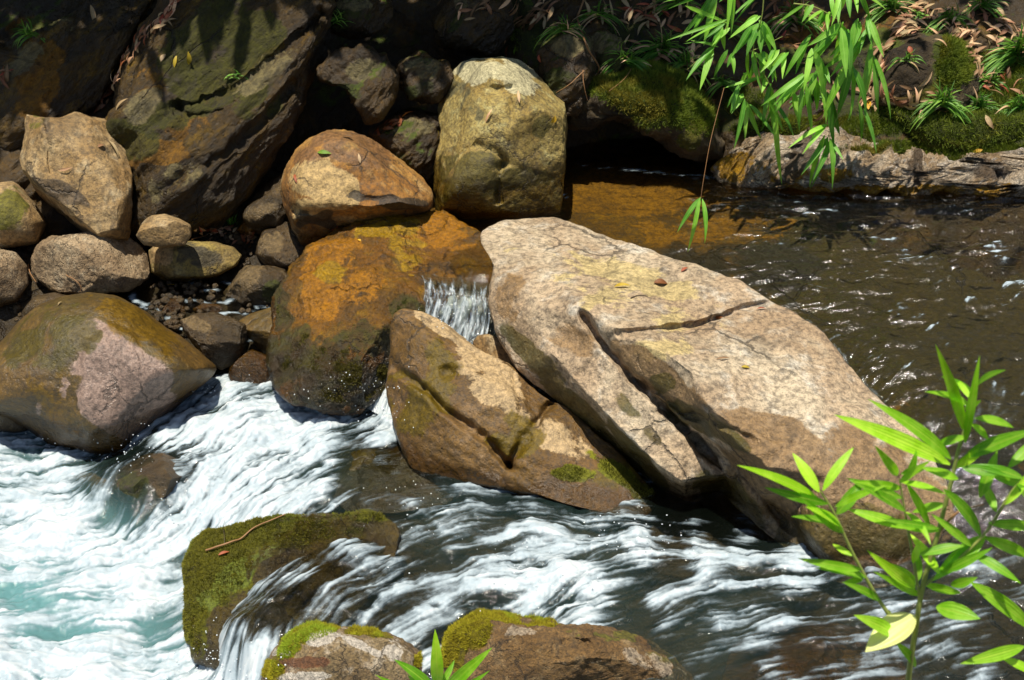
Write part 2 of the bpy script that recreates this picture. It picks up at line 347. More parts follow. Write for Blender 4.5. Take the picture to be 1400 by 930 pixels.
CH = np.clip(CH, -.22, .56)
def bil(A, xs, ys, qx, qy):
    fx = np.clip((qx-xs[0])/(xs[1]-xs[0]), 0, len(xs)-1.001); fy = np.clip((qy-ys[0])/(ys[1]-ys[0]), 0, len(ys)-1.001)
    i = fx.astype(int); j = fy.astype(int); u = fx-i; v = fy-j
    return (A[j, i]*(1-u)+A[j, i+1]*u)*(1-v)+(A[j+1, i]*(1-u)+A[j+1, i+1]*u)*v
H0 = bil(CH, cgx, cgy, GX, GY)
PX, PY = project(np.stack([GX, GY, H0], -1))
FOAM = [(0,600,.75),(60,640,.85),(120,605,.35),(155,640,.3),(80,700,.9),(30,760,.9),(150,750,1),(200,800,1),(60,825,.5),(10,820,.6),(140,845,.65),(0,900,.9),(100,910,.95),(200,900,.8),(225,850,.45),(240,780,.85),(300,660,.8),(330,600,1.05),(260,600,1),(380,600,1.05),(360,640,.95),(420,600,1),(290,680,.95),(350,680,.95),(450,560,1),(300,540,.85),(250,560,.7),
 (340,515,.5),(420,640,.75),(400,675,.85),(480,600,.4),(480,640,.15),(530,575,.8),(560,640,.0),(520,660,.1),(600,640,.0),(580,660,.25),(560,690,.5),(620,700,.6),(650,740,.32),(600,760,.25),(630,720,.55),(560,800,.42),(520,760,.45),(480,800,.5),(440,820,.45),(560,840,.3),(540,780,.5),(620,820,.55),(660,800,.7),(700,790,.85),(720,820,.9),(690,760,.6),(640,770,.45),
 (760,780,.85),(800,800,.85),(740,740,.65),(800,720,.6),(780,700,.5),(700,690,.4),(750,670,.2),(860,700,.5),(880,740,.75),(850,790,.4),(870,830,.15),(920,790,.25),(900,820,.5),(960,760,.75),(1020,770,.7),(1100,780,.7),(1150,790,.2),(1050,740,.2),(980,720,.05),(920,690,.0),(1000,820,.5),(1080,830,.55),(1000,860,.45),
 (950,860,.25),(1100,880,.15),(1000,910,.05),(1200,830,.45),(1300,820,.32),(1400,800,.3),(1150,860,.4),(1300,880,.3),(1250,760,.2),(1350,700,.1),(1380,880,.2),(290,880,.9),(350,900,1),(300,920,1.1),(330,860,.7),(330,840,.45),(370,900,.8),(380,800,.3),(400,860,.25),(440,760,.3),(400,790,.35),(370,830,.5),
 (900,250,0),(1000,300,.0),(1100,300,.05),(1200,320,.12),(1350,300,.12),(1300,360,.12),(1100,420,.08),(1200,480,.08),(1000,350,.03),(1350,500,.10),(1350,570,.3),(1250,550,.03),(650,340,0),(800,280,0),(1250,250,.08),(640,400,.4),(200,655,.1),(180,680,.3)]
foam = np.clip(idw(FOAM, PX, PY, 10, 1.5)[..., 0], 0, 1)
FLOW = [(1400,300,-1,.02),(1100,300,-1,0),(1300,450,-.5,.35),(1100,380,-.9,-.1),(1300,570,-.2,.9),(900,270,-1,.1),(700,290,-.9,.3),(650,360,-.6,.8),(1400,650,-.5,.8),(1300,740,-.8,.6),(1200,820,-1,.25),(1400,880,-1,.15),(1050,780,-1,-.1),(1000,860,-1,.25),(900,740,-1,-.15),(880,820,-.8,.1),(780,730,-1,-.2),(780,800,-.9,.3),(680,700,-1,-.05),(660,780,-.9,.35),(600,650,-1,.0),
 (560,720,-.8,.35),(560,800,-.8,.5),(480,780,-.8,.5),(430,840,-.75,.65),(350,860,-.5,.85),(300,910,-.4,.9),(500,640,-1,.1),(540,570,-.7,.5),(440,580,-1,.2),(360,560,-1,.25),(300,600,-.9,.5),(220,590,-.7,.6),(250,640,-.8,.5),(400,650,-.9,.35),(330,680,-.8,.5),(160,640,-.5,.7),(200,740,-.9,.15),(100,680,-1,-.1),(40,620,-1,-.15),(60,760,-1,.1),(150,830,-.9,-.1),(40,860,-1,.05),(200,900,-.8,-.3)]
def flow_xy(x, y, dx, dy):
    z = .55 if y < 620 and x > 620 else .12
    p = P_z(x, y, z); q_ = P_z(x+dx*4, y+dy*4, z); d = (q_-p)[:2]; d /= np.linalg.norm(d); return (p[0], p[1], d[0], d[1])
fc = idw([flow_xy(*f) for f in FLOW], CX, CY, .12, 1.6)
FX = bil(fc[..., 0], cgx, cgy, GX, GY); FY = bil(fc[..., 1], cgx, cgy, GX, GY)
# turbulent wobble of the flow direction
Pg = np.stack([GX.ravel(), GY.ravel(), np.zeros(GX.size)], 1)
wob = (fbm(Pg, 2.6, 3, .6, 3.3)*1.0+fbm(Pg, 9, 2, .6, 8.3)*.5).reshape(GX.shape)
an = np.arctan2(FY, FX)+wob*(.35+1.1*foam); FX, FY = np.cos(an).astype(np.float32), np.sin(an).astype(np.float32)
def samp(A, i, j):
    i = np.clip(i, 0, nX-1.001); j = np.clip(j, 0, nY-1.001); a = i.astype(np.int32); b = j.astype(np.int32); u = i-a; v = j-b
    k = b*nX+a; R = A.ravel(); return (R[k]*(1-u)+R[k+1]*u)*(1-v)+(R[k+nX]*(1-u)+R[k+nX+1]*u)*v
def lic(src, L, st):
    I, J = np.meshgrid(np.arange(nX, dtype=np.float32), np.arange(nY, dtype=np.float32)); acc = src.copy(); n = 1
    for sgn in (1, -1):
        i, j = I.copy(), J.copy()
        for k in range(L):
            vx = samp(FX, i, j); vy = samp(FY, i, j); i += sgn*st*vx; j += sgn*st*vy; wgt = 1-k/L*.7
            acc = acc+samp(src, i, j)*wgt; n += wgt
    acc = acc/n; m, s = acc.mean(), acc.std(); return (acc-m)/s
def blur(A, n):
    for _ in range(n):
        A = (A+np.roll(A, 1, 0)+np.roll(A, -1, 0)+np.roll(A, 1, 1)+np.roll(A, -1, 1))/5
    return A
wn = rs.normal(size=(nY, nX)).astype(np.float32)
L1 = lic(blur(wn, 1), 9, 1.2)
wn2 = blur(rs.normal(size=(nY, nX)).astype(np.float32), 14)
L2 = lic(wn2/wn2.std(), 14, 2.2)
T1 = fbm(Pg, 5.0, 5, .55, 1.1).reshape(GX.shape); T2 = fbm(np.stack([GX.ravel()+.15*T1.ravel(), GY.ravel()+.15*T1.ravel(), GX.ravel()*0+4], 1), 14, 4, .6, 7.7).reshape(GX.shape)
pool = sstep(H0, .40, .52)
rip = fbm(np.stack([Pg[:, 0]*4.5+L2.ravel()*.25, Pg[:, 1]*11, Pg[:, 2]], 1), 1.0, 5, .52, 2.2).reshape(GX.shape)
calm = sstep(PX, 760, 1150)*.85+.15
turb = np.clip(.25+foam*1.1, 0, 1.2)
Hh = H0+(1-pool)*(L2*.0019*turb+L1*.0010+T1*.065*turb+T2*.011*turb)+pool*(rip*.042*calm+L1*.0006*calm+T2*.006*calm+T1*.014*calm)
# plunge ridges / standing waves
fr = foam*.97+.14*L2*(.35+foam)+.15*L1*(.45+.5*foam)+.50*T1+.35*T2*(.4+foam)
foam_glint = sstep(fr, .12, .96)*(1-pool*.25)
froth = sstep(fr+L1*.10+T2*.35-.12*L2, .55, 1.75)
glint_fleck = sstep(T2*.6+L1*.22+L2*.22+T1*.7+rip*.5, .62, 1.15)*sstep(PX, 880, 1200)*(.55+.45*sstep(-PY, -620, -480))  # white flecks painted as sun and sky glints on the pool ripples
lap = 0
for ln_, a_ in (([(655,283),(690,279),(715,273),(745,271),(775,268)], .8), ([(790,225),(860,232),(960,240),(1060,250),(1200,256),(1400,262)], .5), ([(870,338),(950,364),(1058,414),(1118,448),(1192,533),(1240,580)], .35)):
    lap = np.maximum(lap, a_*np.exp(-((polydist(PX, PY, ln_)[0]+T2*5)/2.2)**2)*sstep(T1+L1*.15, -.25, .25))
foam_glint = np.where(pool > .5, np.maximum(np.maximum(foam_glint*.6, glint_fleck), lap), foam_glint)
teal = np.clip(idw([(50,800,1,0),(150,850,1,0),(0,600,.6,0),(150,700,.8,0),(230,880,.8,0),(330,600,.3,0),(400,640,.3,0),(200,930,.8,0),(340,850,.05,0),(400,820,.03,0),(440,780,.0,0),(300,910,.3,0),(370,900,.1,0),(250,640,.15,0),(190,640,.05,0),(160,670,.15,0),(600,700,.25,0),(500,800,.12,0),(800,780,.26,0),(1000,850,.24,0),(1200,850,.18,0),(1400,850,.12,0),(1250,780,.18,0),(1100,920,.1,0),(640,330,0,0),(900,260,0,0),(1300,470,.06,0),(1200,560,.06,0),(1350,560,.08,0),(1100,330,.0,0),(1350,300,.0,0),(1100,420,0,0),(1250,400,0,0),(800,290,0,0),(560,640,.02,0),(950,700,.05,0),(1300,700,.1,0)], PX, PY, 30, 1.5)[..., 0], 0, 1)
k = NT('stream_water')
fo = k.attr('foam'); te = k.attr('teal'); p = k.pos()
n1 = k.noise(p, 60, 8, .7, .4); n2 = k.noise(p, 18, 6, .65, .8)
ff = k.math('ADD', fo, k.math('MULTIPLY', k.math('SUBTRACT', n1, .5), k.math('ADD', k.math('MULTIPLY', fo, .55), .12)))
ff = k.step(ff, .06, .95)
bmp = k.n('ShaderNodeBump', {'Strength': .35, 'Distance': .006, 'Height': k.math('ADD', n1, k.math('MULTIPLY', n2, 2.0))})
tr = k.n('ShaderNodeBsdfTransparent', {'Color': (.80, .80, .72)})
gl = k.n('ShaderNodeBsdfGlossy', {'Color': (1, 1, 1), 'Roughness': .07, 'Normal': bmp})
fres = k.n('ShaderNodeFresnel', {'IOR': 1.33, 'Normal': bmp})
tcol = k.mix(te, (.02, .026, .014), (.12, .27, .28))
body = k.n('ShaderNodeBsdfDiffuse', {'Color': tcol})
b1 = k.n('ShaderNodeMixShader', {0: k.math('MULTIPLY', te, 1.0, clamp=True), 1: tr, 2: body})
b2 = k.n('ShaderNodeMixShader', {0: k.math('MULTIPLY', fres, 1.3, clamp=True), 1: b1, 2: gl})
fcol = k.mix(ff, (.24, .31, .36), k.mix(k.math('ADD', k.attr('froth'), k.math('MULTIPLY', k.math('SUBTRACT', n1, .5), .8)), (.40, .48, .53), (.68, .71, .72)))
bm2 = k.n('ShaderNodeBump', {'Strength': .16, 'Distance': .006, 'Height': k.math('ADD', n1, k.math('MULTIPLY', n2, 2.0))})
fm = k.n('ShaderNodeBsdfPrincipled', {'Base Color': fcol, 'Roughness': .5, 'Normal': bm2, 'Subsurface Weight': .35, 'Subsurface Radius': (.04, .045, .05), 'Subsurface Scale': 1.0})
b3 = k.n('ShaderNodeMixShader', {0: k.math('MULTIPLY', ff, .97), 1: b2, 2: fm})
M_WATER = k.out(b3)
wat = mesh_np('stream_water', np.stack([GX, GY, Hh], -1).reshape(-1, 3), grid_faces(nY, nX), M_WATER, None, True, {'foam': foam_glint, 'teal': teal, 'froth': froth})  # foam attribute holds real foam plus the painted pool glints
tag(wat, kind='structure')
def water_z(x, y): return bil(CH, cgx, cgy, np.asarray(x, float), np.asarray(y, float))
# waterfall pouring between the amber boulder and the slab, re-emerging left of the split slab
def sheet(name, rows, nu, nv, wave, mat_, foamr, seed=0, kind=None):
    R = np.array([[P_y(*p_) for p_ in r] for r in rows]); nr, ncn, _ = R.shape
    u = np.linspace(0, nr-1, nv); v = np.linspace(0, ncn-1, nu)
    def crom(A, t):
        i = np.clip(t.astype(int), 0, len(A)-2); f = (t-i).reshape(-1, *([1]*(A.ndim-1)))
        p0, p1, p2, p3 = A[np.clip(i-1, 0, None)], A[i], A[i+1], A[np.clip(i+2, None, len(A)-1)]
        return .5*((2*p1)+(-p0+p2)*f+(2*p0-5*p1+4*p2-p3)*f*f+(-p0+3*p1-3*p2+p3)*f**3)
    S = crom(R, u); S = crom(S.transpose(1, 0, 2), v).transpose(1, 0, 2)
    U, Vv = np.meshgrid(v*5.5, u*1.0); q3 = np.stack([U.ravel(), Vv.ravel(), U.ravel()*0+seed], 1)
    n_ = fbm(q3, 1.3, 5, .65).reshape(U.shape)
    S[..., 1] -= wave*n_; S[..., 2] += wave*.4*n_
    jit = fbm(np.stack([v*9, v*0, v*0+seed], 1), 1.2, 4, .6)[None, :]*1.1
    fo_ = np.interp((u[:, None]+jit).ravel(), np.arange(nr), foamr).reshape(len(u), len(v))
    fv = sstep(fo_+n_*.85, .10, 1.05)
    return S, fv
S, fv = sheet('w', [[(560,345,6.75),(610,350,6.72),(676,360,6.6)], [(572,368,6.50),(622,374,6.46),(674,382,6.40)], [(580,388,6.30),(625,396,6.26),(671,408,6.22)], [(578,415,6.23),(622,432,6.18),(668,448,6.14)], [(562,470,6.15),(600,482,6.08),(652,500,6.0)], [(526,505,6.05),(545,520,5.98),(600,560,5.92)], [(496,556,5.93),(525,572,5.86),(560,605,5.80)]], 150, 260, .018, None, [-.6, .0, .45, .55, .65, .8, 1.1], 3)
M_FALL = M_WATER
wf = mesh_np('waterfall', S.reshape(-1, 3), grid_faces(*S.shape[:2]), M_FALL, None, True, {'foam': fv, 'teal': fv*0+.05, 'froth': fv*.5})
tag(wf, kind='structure')
# ================================================================== RIVER BED
BZ = [(x, y, z-.16) for x, y, z in HZ]+[(600,275,.40),(700,290,.40),(800,280,.42),(1000,240,.46),(1400,240,.40),(1700,240,.3),(640,350,.42),(1000,350,.30),(1100,410,.22),(1200,500,.15),(1260,570,.2),(1400,450,.1),(1600,500,.1),(900,260,.46),(1200,250,.44),(1100,300,.40)]
bp = np.array([tuple(P_z(x, y, z)) for x, y, z in BZ]+[(-2.6,6.4,.0),(-2.2,6.9,.08),(-1.3,6.62,.06),(-1.0,6.45,.06),(-1.7,6.5,.04),(-1.35,6.9,.10),(-1.2,7.3,.30),(-3,8,.7),(.1,8.4,.5),(3.,8.4,.5),(-1.9,6.0,-.1),(-.5,6.5,.3),(-.9,7.0,.28),(-6,7,.6),(6,7,.2),(-6,4,-.3),(6,4,.2),(0,2,-.3),(-4,1,-.3),(4,1,.1)])
bx = np.linspace(-7, 7, 520); by = np.linspace(1.0, 8.9, 330); BX, BY = np.meshgrid(bx, by)
BZg = rbf(bp[:, 0], bp[:, 1], bp[:, 2], BX, BY, .05); Pb = np.stack([BX, BY, BZg*0], -1).reshape(-1, 3)
BZg = BZg+(fbm(Pb, 2.2, 3, .5)*.05+ridged(Pb, 7, 3)*.022+fbm(Pb, 16, 2)*.012).reshape(BX.shape)
lowz = (BX > -.25) | (BY < 6.05)
inr = (BY > 2.5) & (BY < 8.6) & (np.abs(BX) < 5.9)
BZg = np.where(lowz & inr, np.minimum(BZg, water_z(BX, BY)-.07), BZg)
bpx, bpy_ = project(np.stack([BX, BY, BZg], -1))
tag(mesh_np('river_bed', np.stack([BX, BY, BZg], -1).reshape(-1, 3), grid_faces(len(by), len(bx)), ML['bed'], None, True,
    {'m1': blobs(bpx, bpy_, [(1330,420,300,200,1.1),(1150,420,160,90,.7),(1250,620,120,90,.9)]), 'm2': blobs(bpx, bpy_, [(880,255,190,40,.85),(1080,268,200,20,.8),(960,310,110,30,.5),(640,330,90,60,.9)]), 'm3': blobs(bpx, bpy_, [(200,400,300,140,1.4),(900,820,800,190,1.2),(1000,380,120,50,.6)])}), kind='structure')
# ================================================================== BANK (the rock wall behind)
BK = [(-900,300,7.6),(-300,320,7.3),(0,330,7.3),(150,320,7.45),(300,320,7.35),(400,260,7.6),(500,270,7.6),(600,280,7.55),(700,270,7.7),(800,235,7.95),(900,232,8.0),(1000,235,7.65),(1100,245,7.5),(1200,250,7.45),(1400,250,7.4),(1700,260,7.3),(2300,260,7.2),
 (-900,0,8.2),(-300,0,8.3),(0,0,8.5),(0,150,7.75),(100,60,8.15),(160,150,7.85),(250,0,8.7),(300,150,7.95),(400,40,8.6),(420,180,7.9),(480,200,8.15),(530,130,8.2),(600,100,8.4),(560,0,8.6),(700,60,8.3),(700,0,8.5),(800,100,8.1),(850,0,8.5),(830,170,8.15),(930,180,8.15),(950,80,8.1),(1050,160,7.75),(1000,0,8.5),(1100,100,8.05),(1100,0,8.45),(1200,160,7.75),(1250,90,8.05),(1250,0,8.45),(1400,150,7.7),(1400,60,8.15),(1400,0,8.4),(1700,0,8.4),(2300,0,8.3),
 (-900,-700,9.6),(0,-700,9.8),(700,-700,10.),(1400,-700,9.8),(2300,-700,9.6),(-900,-1500,10.8),(700,-1500,11),(2300,-1500,10.8),(0,430,7.0),(700,420,7.2),(1400,430,7.0),(-900,430,7),(2300,430,7)]
cx_ = np.concatenate([np.arange(-1500, -60, 40), np.arange(-60, 1460, 3.2), np.arange(1460, 2900, 40)]); cy_ = np.concatenate([np.arange(-1500, -30, 40), np.arange(-30, 345, 3.2), np.arange(350, 430, 12)])
KX, KY = np.meshgrid(cx_, cy_); b_ = np.array(BK, float)
KYd = rbf(b_[:, 0], b_[:, 1], b_[:, 2], KX, KY, 3.0)
Kp = P_y(KX, KY, KYd).reshape(-1, 3)
left = sstep(560-KX.ravel()-.3*KY.ravel(), -40, 60)
ca, sa = math.cos(math.radians(38)), math.sin(math.radians(38))
Ks = np.stack([(Kp[:, 0]*ca+Kp[:, 2]*sa)*.8, Kp[:, 1]*.8, (-Kp[:, 0]*sa+Kp[:, 2]*ca)*3.2], 1)
dsp = left*(ridged(Ks, 1.15, 5, .55, 2.)*.13+fbm(Ks, 4, 4)*.04)+(1-left)*(ridged(Kp, 1.9, 5, .5, 4.4)*.12+fbm(Kp, 7, 4)*.05)
Kp[:, 1] -= dsp; Kp[:, 2] += dsp*.25
kx, ky = KX.ravel(), KY.ravel()
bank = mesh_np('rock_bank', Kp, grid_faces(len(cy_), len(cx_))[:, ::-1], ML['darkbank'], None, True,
    {'m1': blobs(kx, ky, [(50,110,60,70,.8),(1120,30,110,40,.6),(230,205,40,18,.7)]), 'm2': blobs(kx, ky, [(720,60,140,60,.5),(860,90,60,60,.5),(1150,120,250,60,.5),(1330,160,120,60,.6),(1120,172,130,18,1.0),(1300,205,220,18,1.0),(1370,110,60,50,.9),(870,95,60,20,.9),(1020,140,40,30,.8),(700,50,60,30,.6)]), 'm3': blobs(kx, ky, [(660,30,60,25,.3),(830,90,40,40,.4)])})
tag(bank, kind='structure')
#MARK_ROCKS
def R(*a, **k_): return rock(*a, **k_)
# left bank: big slanting strata slab and its neighbour
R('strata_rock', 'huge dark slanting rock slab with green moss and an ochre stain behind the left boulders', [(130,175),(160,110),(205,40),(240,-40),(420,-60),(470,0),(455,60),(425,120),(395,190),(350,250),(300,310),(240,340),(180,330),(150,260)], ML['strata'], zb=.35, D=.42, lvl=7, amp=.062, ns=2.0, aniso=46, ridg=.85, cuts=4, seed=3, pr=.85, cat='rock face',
  m1=[(225,208,40,16,.95),(175,205,26,24,.7),(260,170,34,16,.6),(340,95,60,14,.5,-40),(200,120,26,40,.5),(300,230,50,12,.5,-35)], m2=[(300,60,90,60,.75,-40),(180,190,30,30,.7),(330,140,60,40,.5),(230,150,60,20,.7)], m3=[(260,235,60,25,.55,-30),(195,140,30,14,.8,-50),(360,100,50,14,.5,-35)],
  grooves=[([(300,150),(260,160),(235,140)], 7, .10), ([(440,20),(380,75),(320,120),(250,145)], 9, .12), ([(400,120),(330,190),(270,230)], 8, .05)], fine=.5)
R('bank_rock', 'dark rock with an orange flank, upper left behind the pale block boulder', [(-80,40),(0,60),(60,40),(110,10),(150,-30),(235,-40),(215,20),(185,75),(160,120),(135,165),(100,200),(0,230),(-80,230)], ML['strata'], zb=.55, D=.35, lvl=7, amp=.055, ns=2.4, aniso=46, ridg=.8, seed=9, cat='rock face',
  m1=[(45,115,30,50,1.0),(65,75,20,20,.7)], m2=[(60,20,40,20,.5)], m3=[(20,85,40,14,.8,-30),(110,40,30,20,.4)], fine=.5)
for i, (lab, ol, zb, D, sd_) in enumerate([
  ('knobbly dark rock with a tan crest in the shaded hollow left of the tall boulder', [(430,85),(455,70),(490,66),(528,74),(545,100),(538,135),(522,165),(500,170),(486,140),(462,118),(438,108)], .9, .2, 21),
  ('low mossy dark rock wedged between the brown and tall boulders', [(500,180),(530,158),(560,150),(600,152),(625,175),(620,240),(590,255),(560,235),(530,212)], .55, .22, 22),
  ('dark stone high in the bank just above the knobbly rock', [(450,-20),(490,-10),(530,-15),(545,20),(530,45),(490,55),(455,45),(440,15)], 1.15, .2, 23),
  ('dark stone in the bank left of the tall boulder top', [(545,90),(575,70),(610,80),(625,110),(600,140),(560,138),(540,118)], .95, .2, 24),
  ('grey-brown rock in the bank straight above the tall boulder', [(600,-10),(650,-20),(700,-5),(705,40),(680,75),(640,75),(600,60),(585,25)], 1.05, .22, 25),
  ('grey rock leaning behind the right shoulder of the tall boulder', [(735,70),(770,40),(800,50),(820,90),(815,130),(790,165),(760,150),(742,110)], .85, .22, 26),
  ('bare grey stone in the bank beside the first grass tuft', [(795,50),(820,35),(850,50),(862,90),(850,115),(815,110),(797,85)], .95, .16, 27)]):
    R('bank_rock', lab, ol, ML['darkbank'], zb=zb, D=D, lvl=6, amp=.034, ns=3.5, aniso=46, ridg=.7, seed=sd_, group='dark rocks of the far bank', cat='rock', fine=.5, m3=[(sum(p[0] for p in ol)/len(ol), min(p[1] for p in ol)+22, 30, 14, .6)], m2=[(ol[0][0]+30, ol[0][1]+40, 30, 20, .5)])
# right bank
R('mossy_boulder', 'dark boulder capped with thick green moss overhanging the pool right of the tall boulder', [(762,150),(785,120),(820,100),(860,88),(905,92),(950,108),(985,130),(1008,160),(1010,190),(985,215),(950,222),(925,205),(895,190),(860,170),(820,165),(790,178),(768,175)], ML['mossbank'], zb=.62, D=.34, lvl=6, amp=.035, ns=5, seed=31, cat='boulder', c=(885,145),
  m1=[(905,130,95,42,1.1,15),(850,115,50,25,.9)], m2=[(950,185,40,20,.7)], m3=[(830,168,60,12,.5)], fine=.6)
R('ledge_rock', 'long pale limestone ledge at the waterline under the bamboo leaves', [(962,234),(975,218),(1000,202),(1040,192),(1090,184),(1140,184),(1190,198),(1250,212),(1320,216),(1400,208),(1600,200),(1600,285),(1400,278),(1300,276),(1200,272),(1130,268),(1060,262),(985,256)], ML['ledge'], zb=.47, D=.24, lvl=7, amp=.058, ns=2.6, aniso=58, ridg=.9, seed=33, cat='ledge', c=(1250,238), pr=.7,
  m1=[(1000,225,40,20,.7),(1110,240,60,10,.5),(1260,262,300,8,.6)], m2=[(1150,176,50,6,.6),(1300,204,150,5,.8)], m3=[(1090,215,14,40,.8,35),(1250,225,10,30,.6),(1360,235,30,14,.6)],
  grooves=[([(1115,180),(1080,215),(1050,262)], 6, .06), ([(1245,205),(1250,260)], 5, .05), ([(1040,190),(1010,215),(985,250)], 5, .05), ([(1340,215),(1390,262)], 5, .05)], fine=.7)
R('mossy_ledge', 'long green moss cushion ledge resting above the pale limestone on the right', [(1150,170),(1185,150),(1240,142),(1300,150),(1360,146),(1450,140),(1600,140),(1600,215),(1400,214),(1340,218),(1270,212),(1200,196),(1160,186)], ML['mossbank'], zb=.62, D=.28, lvl=6, amp=.03, ns=5, seed=35, cat='ledge', c=(1330,180), pr=.7,
  m1=[(1330,180,260,42,1.2)], m2=[(1280,205,200,12,.8)], fine=.6)
R('mossy_mound', 'rounded mossy brown mound between the two right grass clumps', [(1190,100),(1215,70),(1245,55),(1285,48),(1318,58),(1336,85),(1338,120),(1320,150),(1260,155),(1200,145)], ML['mossbank'], zb=.85, D=.25, lvl=6, amp=.02, ns=5, seed=37, cat='mound', m1=[(1312,80,30,40,1.0)], m2=[(1270,130,40,20,.6)], m3=[(1235,90,40,40,1)], fine=.6)
# ---- boulders on the left bank
R('block_boulder', 'large pale tan block-shaped boulder with a vertical crack, second from the left frame edge', [(22,165),(30,156),(60,160),(82,160),(103,152),(126,161),(150,164),(166,186),(178,215),(182,250),(182,290),(176,330),(130,335),(95,316),(68,297),(45,268),(20,250),(12,230),(15,200)], ML['tan'], zb=.42, D=.34, lvl=6, amp=.016, ns=4, cuts=7, seed=41, pr=.6, q=.7, sil=.9,
  grooves=[([(62,165),(66,190),(63,215),(66,235)], 4, .045), ([(20,235),(50,262),(85,275),(100,262)], 7, .05), ([(100,290),(95,312)], 5, .04)], m2=[(64,195,7,35,.6),(70,262,45,14,.8,20)], m1=[(40,165,30,10,.3)], fine=.4)
R('edge_boulder', 'rounded greenish tan boulder cut by the left frame edge below the block boulder', [(-60,250),(-20,236),(5,236),(25,252),(50,280),(66,305),(55,335),(0,342),(-60,340)], ML['tan'], zb=.33, D=.28, lvl=5, amp=.015, seed=43, m1=[(10,280,25,30,.7)])
R('tan_stone', 'small tan stone lying between the block boulder and the yellowish flat stone', [(183,322),(192,306),(208,295),(228,293),(247,295),(260,306),(262,322),(254,336),(221,340),(197,336)], ML['tan'], zb=.36, D=.13, toff=-.30, lvl=5, amp=.008, seed=45, group='stones of the left bank')
R('pitted_boulder', 'oval pale pitted boulder lying right above the big wet boulder', [(42,352),(50,333),(70,322),(95,318),(146,311),(172,316),(194,334),(208,356),(204,380),(178,400),(110,408),(66,398),(46,374)], ML['grey'], zb=.2, D=.26, lvl=6, amp=.016, ns=6, ridg=.6, cuts=5, seed=47, fine=.6)
R('edge_stone', 'pale rounded stone cut by the left frame edge above the big wet boulder', [(-40,345),(0,340),(22,344),(38,364),(40,388),(24,412),(0,422),(-40,420)], ML['grey'], zb=.16, D=.2, lvl=5, amp=.012, seed=49)
R('flat_stone', 'flat yellowish oval stone with a grey patch, right of the oval pitted boulder', [(202,342),(212,331),(232,328),(258,329),(297,331),(320,338),(332,350),(325,363),(297,378),(256,386),(226,386),(207,374)], ML['yellow'], zb=.22, D=.19, lvl=6, amp=.010, cuts=4, seed=51, m1=[(262,350,42,16,.75)], m2=[(225,350,18,16,.8)], group='stones of the left bank')
R('dark_stone', 'dark wet triangular stone with glints left of the amber boulder', [(299,398),(315,378),(335,363),(363,362),(391,367),(400,385),(392,405),(372,425),(350,422),(322,412),(304,404)], ML['dark'], zb=.17, D=.2, lvl=6, amp=.018, ns=7, ridg=.7, seed=53, m1=[(330,378,30,9,.9,-35)], m2=[(370,400,16,16,.8)], group='dark wet stones by the amber boulder')
R('dark_stone', 'angular grey-brown stone just above the glinting triangular stone', [(345,350),(362,318),(392,300),(420,322),(440,350),(420,372),(396,378),(365,370)], ML['dark'], zb=.25, D=.22, lvl=5, amp=.02, ns=7, ridg=.7, seed=54, m1=[(372,330,20,12,.7,-40)], group='dark wet stones by the amber boulder')
R('dark_stone', 'cracked dark rock touching the left side of the brown domed boulder', [(330,292),(350,262),(380,238),(405,250),(402,300),(392,322),(370,318),(345,312)], ML['dark'], zb=.38, D=.22, lvl=5, amp=.025, ns=7, ridg=.8, seed=55, m1=[(362,285,24,12,.7,-20)], group='dark wet stones by the amber boulder')
R('reddish_stone', 'tiny smooth reddish brown stone in the leaf litter hollow', [(322,312),(330,302),(345,299),(356,305),(354,317),(338,322),(325,320)], ML['brown'], zb=.36, D=.08, lvl=4, amp=.003, seed=56)
R('wet_stone', 'dark brown wet angular stone with white glints behind the big wet boulder', [(244,437),(263,429),(292,427),(315,432),(339,445),(351,464),(346,482),(325,498),(304,506),(282,496),(263,470),(249,450)], ML['dark'], zb=.10, D=.17, lvl=6, amp=.013, ns=8, ridg=.6, seed=57, m1=[(262,438,20,8,.8,20)])
R('red_brown_stone', 'small wet reddish brown stone where the white water begins', [(308,502),(322,484),(345,478),(366,484),(376,500),(372,528),(340,534),(315,522)], ML['amber'], zb=.07, D=.12, lvl=5, amp=.010, seed=58)
R('green_wet_stone', 'smooth greenish wet rock tucked behind the left foot of the amber boulder', [(325,440),(345,427),(372,416),(400,420),(412,450),(404,490),(372,494),(350,482),(336,460)], ML['wetbig'], zb=.12, D=.16, lvl=5, amp=.012, seed=59)
R('puddle_stone', 'small amber stone breaking the puddle water, nearer the big wet boulder', [(212,418),(221,408),(245,408),(258,420),(254,436),(221,438)], ML['amber'], zb=.16, D=.09, lvl=4, amp=.006, seed=60, group='stones in the puddle')
R('puddle_stone', 'small low ochre stone at the puddle water, just above the dark angular wet stone', [(262,422),(278,413),(300,415),(309,424),(300,434),(268,433)], ML['amber'], zb=.17, D=.07, lvl=4, amp=.006, seed=61, group='stones in the puddle')
PV = []
for (x, y) in [(100,470),(60,420),(160,395),(240,380),(330,385),(400,400),(420,430),(380,480),(300,470),(240,450),(170,440)]: PV.append(P_z(x, y, .195))
pc = np.mean(PV, 0); rr_ = np.linspace(0, 1, 40)[:, None, None]; PVc = np.array(PV+[PV[0]]); tt = np.linspace(0, len(PV), 121); rim = np.stack([np.interp(tt, np.arange(len(PV)+1), PVc[:, c_]) for c_ in range(3)], 1)
G_ = pc+(rim-pc)[None]*rr_; q3 = G_.reshape(-1, 3); G_[..., 2] += (fbm(q3, 9, 4)*.010).reshape(G_.shape[:2]); f_ = sstep(ridged(q3, 5, 3)+fbm(q3, 20, 2)*.3, .62, .95)*.8
tag(mesh_np('puddle_water', q3*0+G_.reshape(-1, 3), grid_faces(40, 121), M_WATER, None, True, {'foam': f_, 'teal': f_*0}), kind='structure')
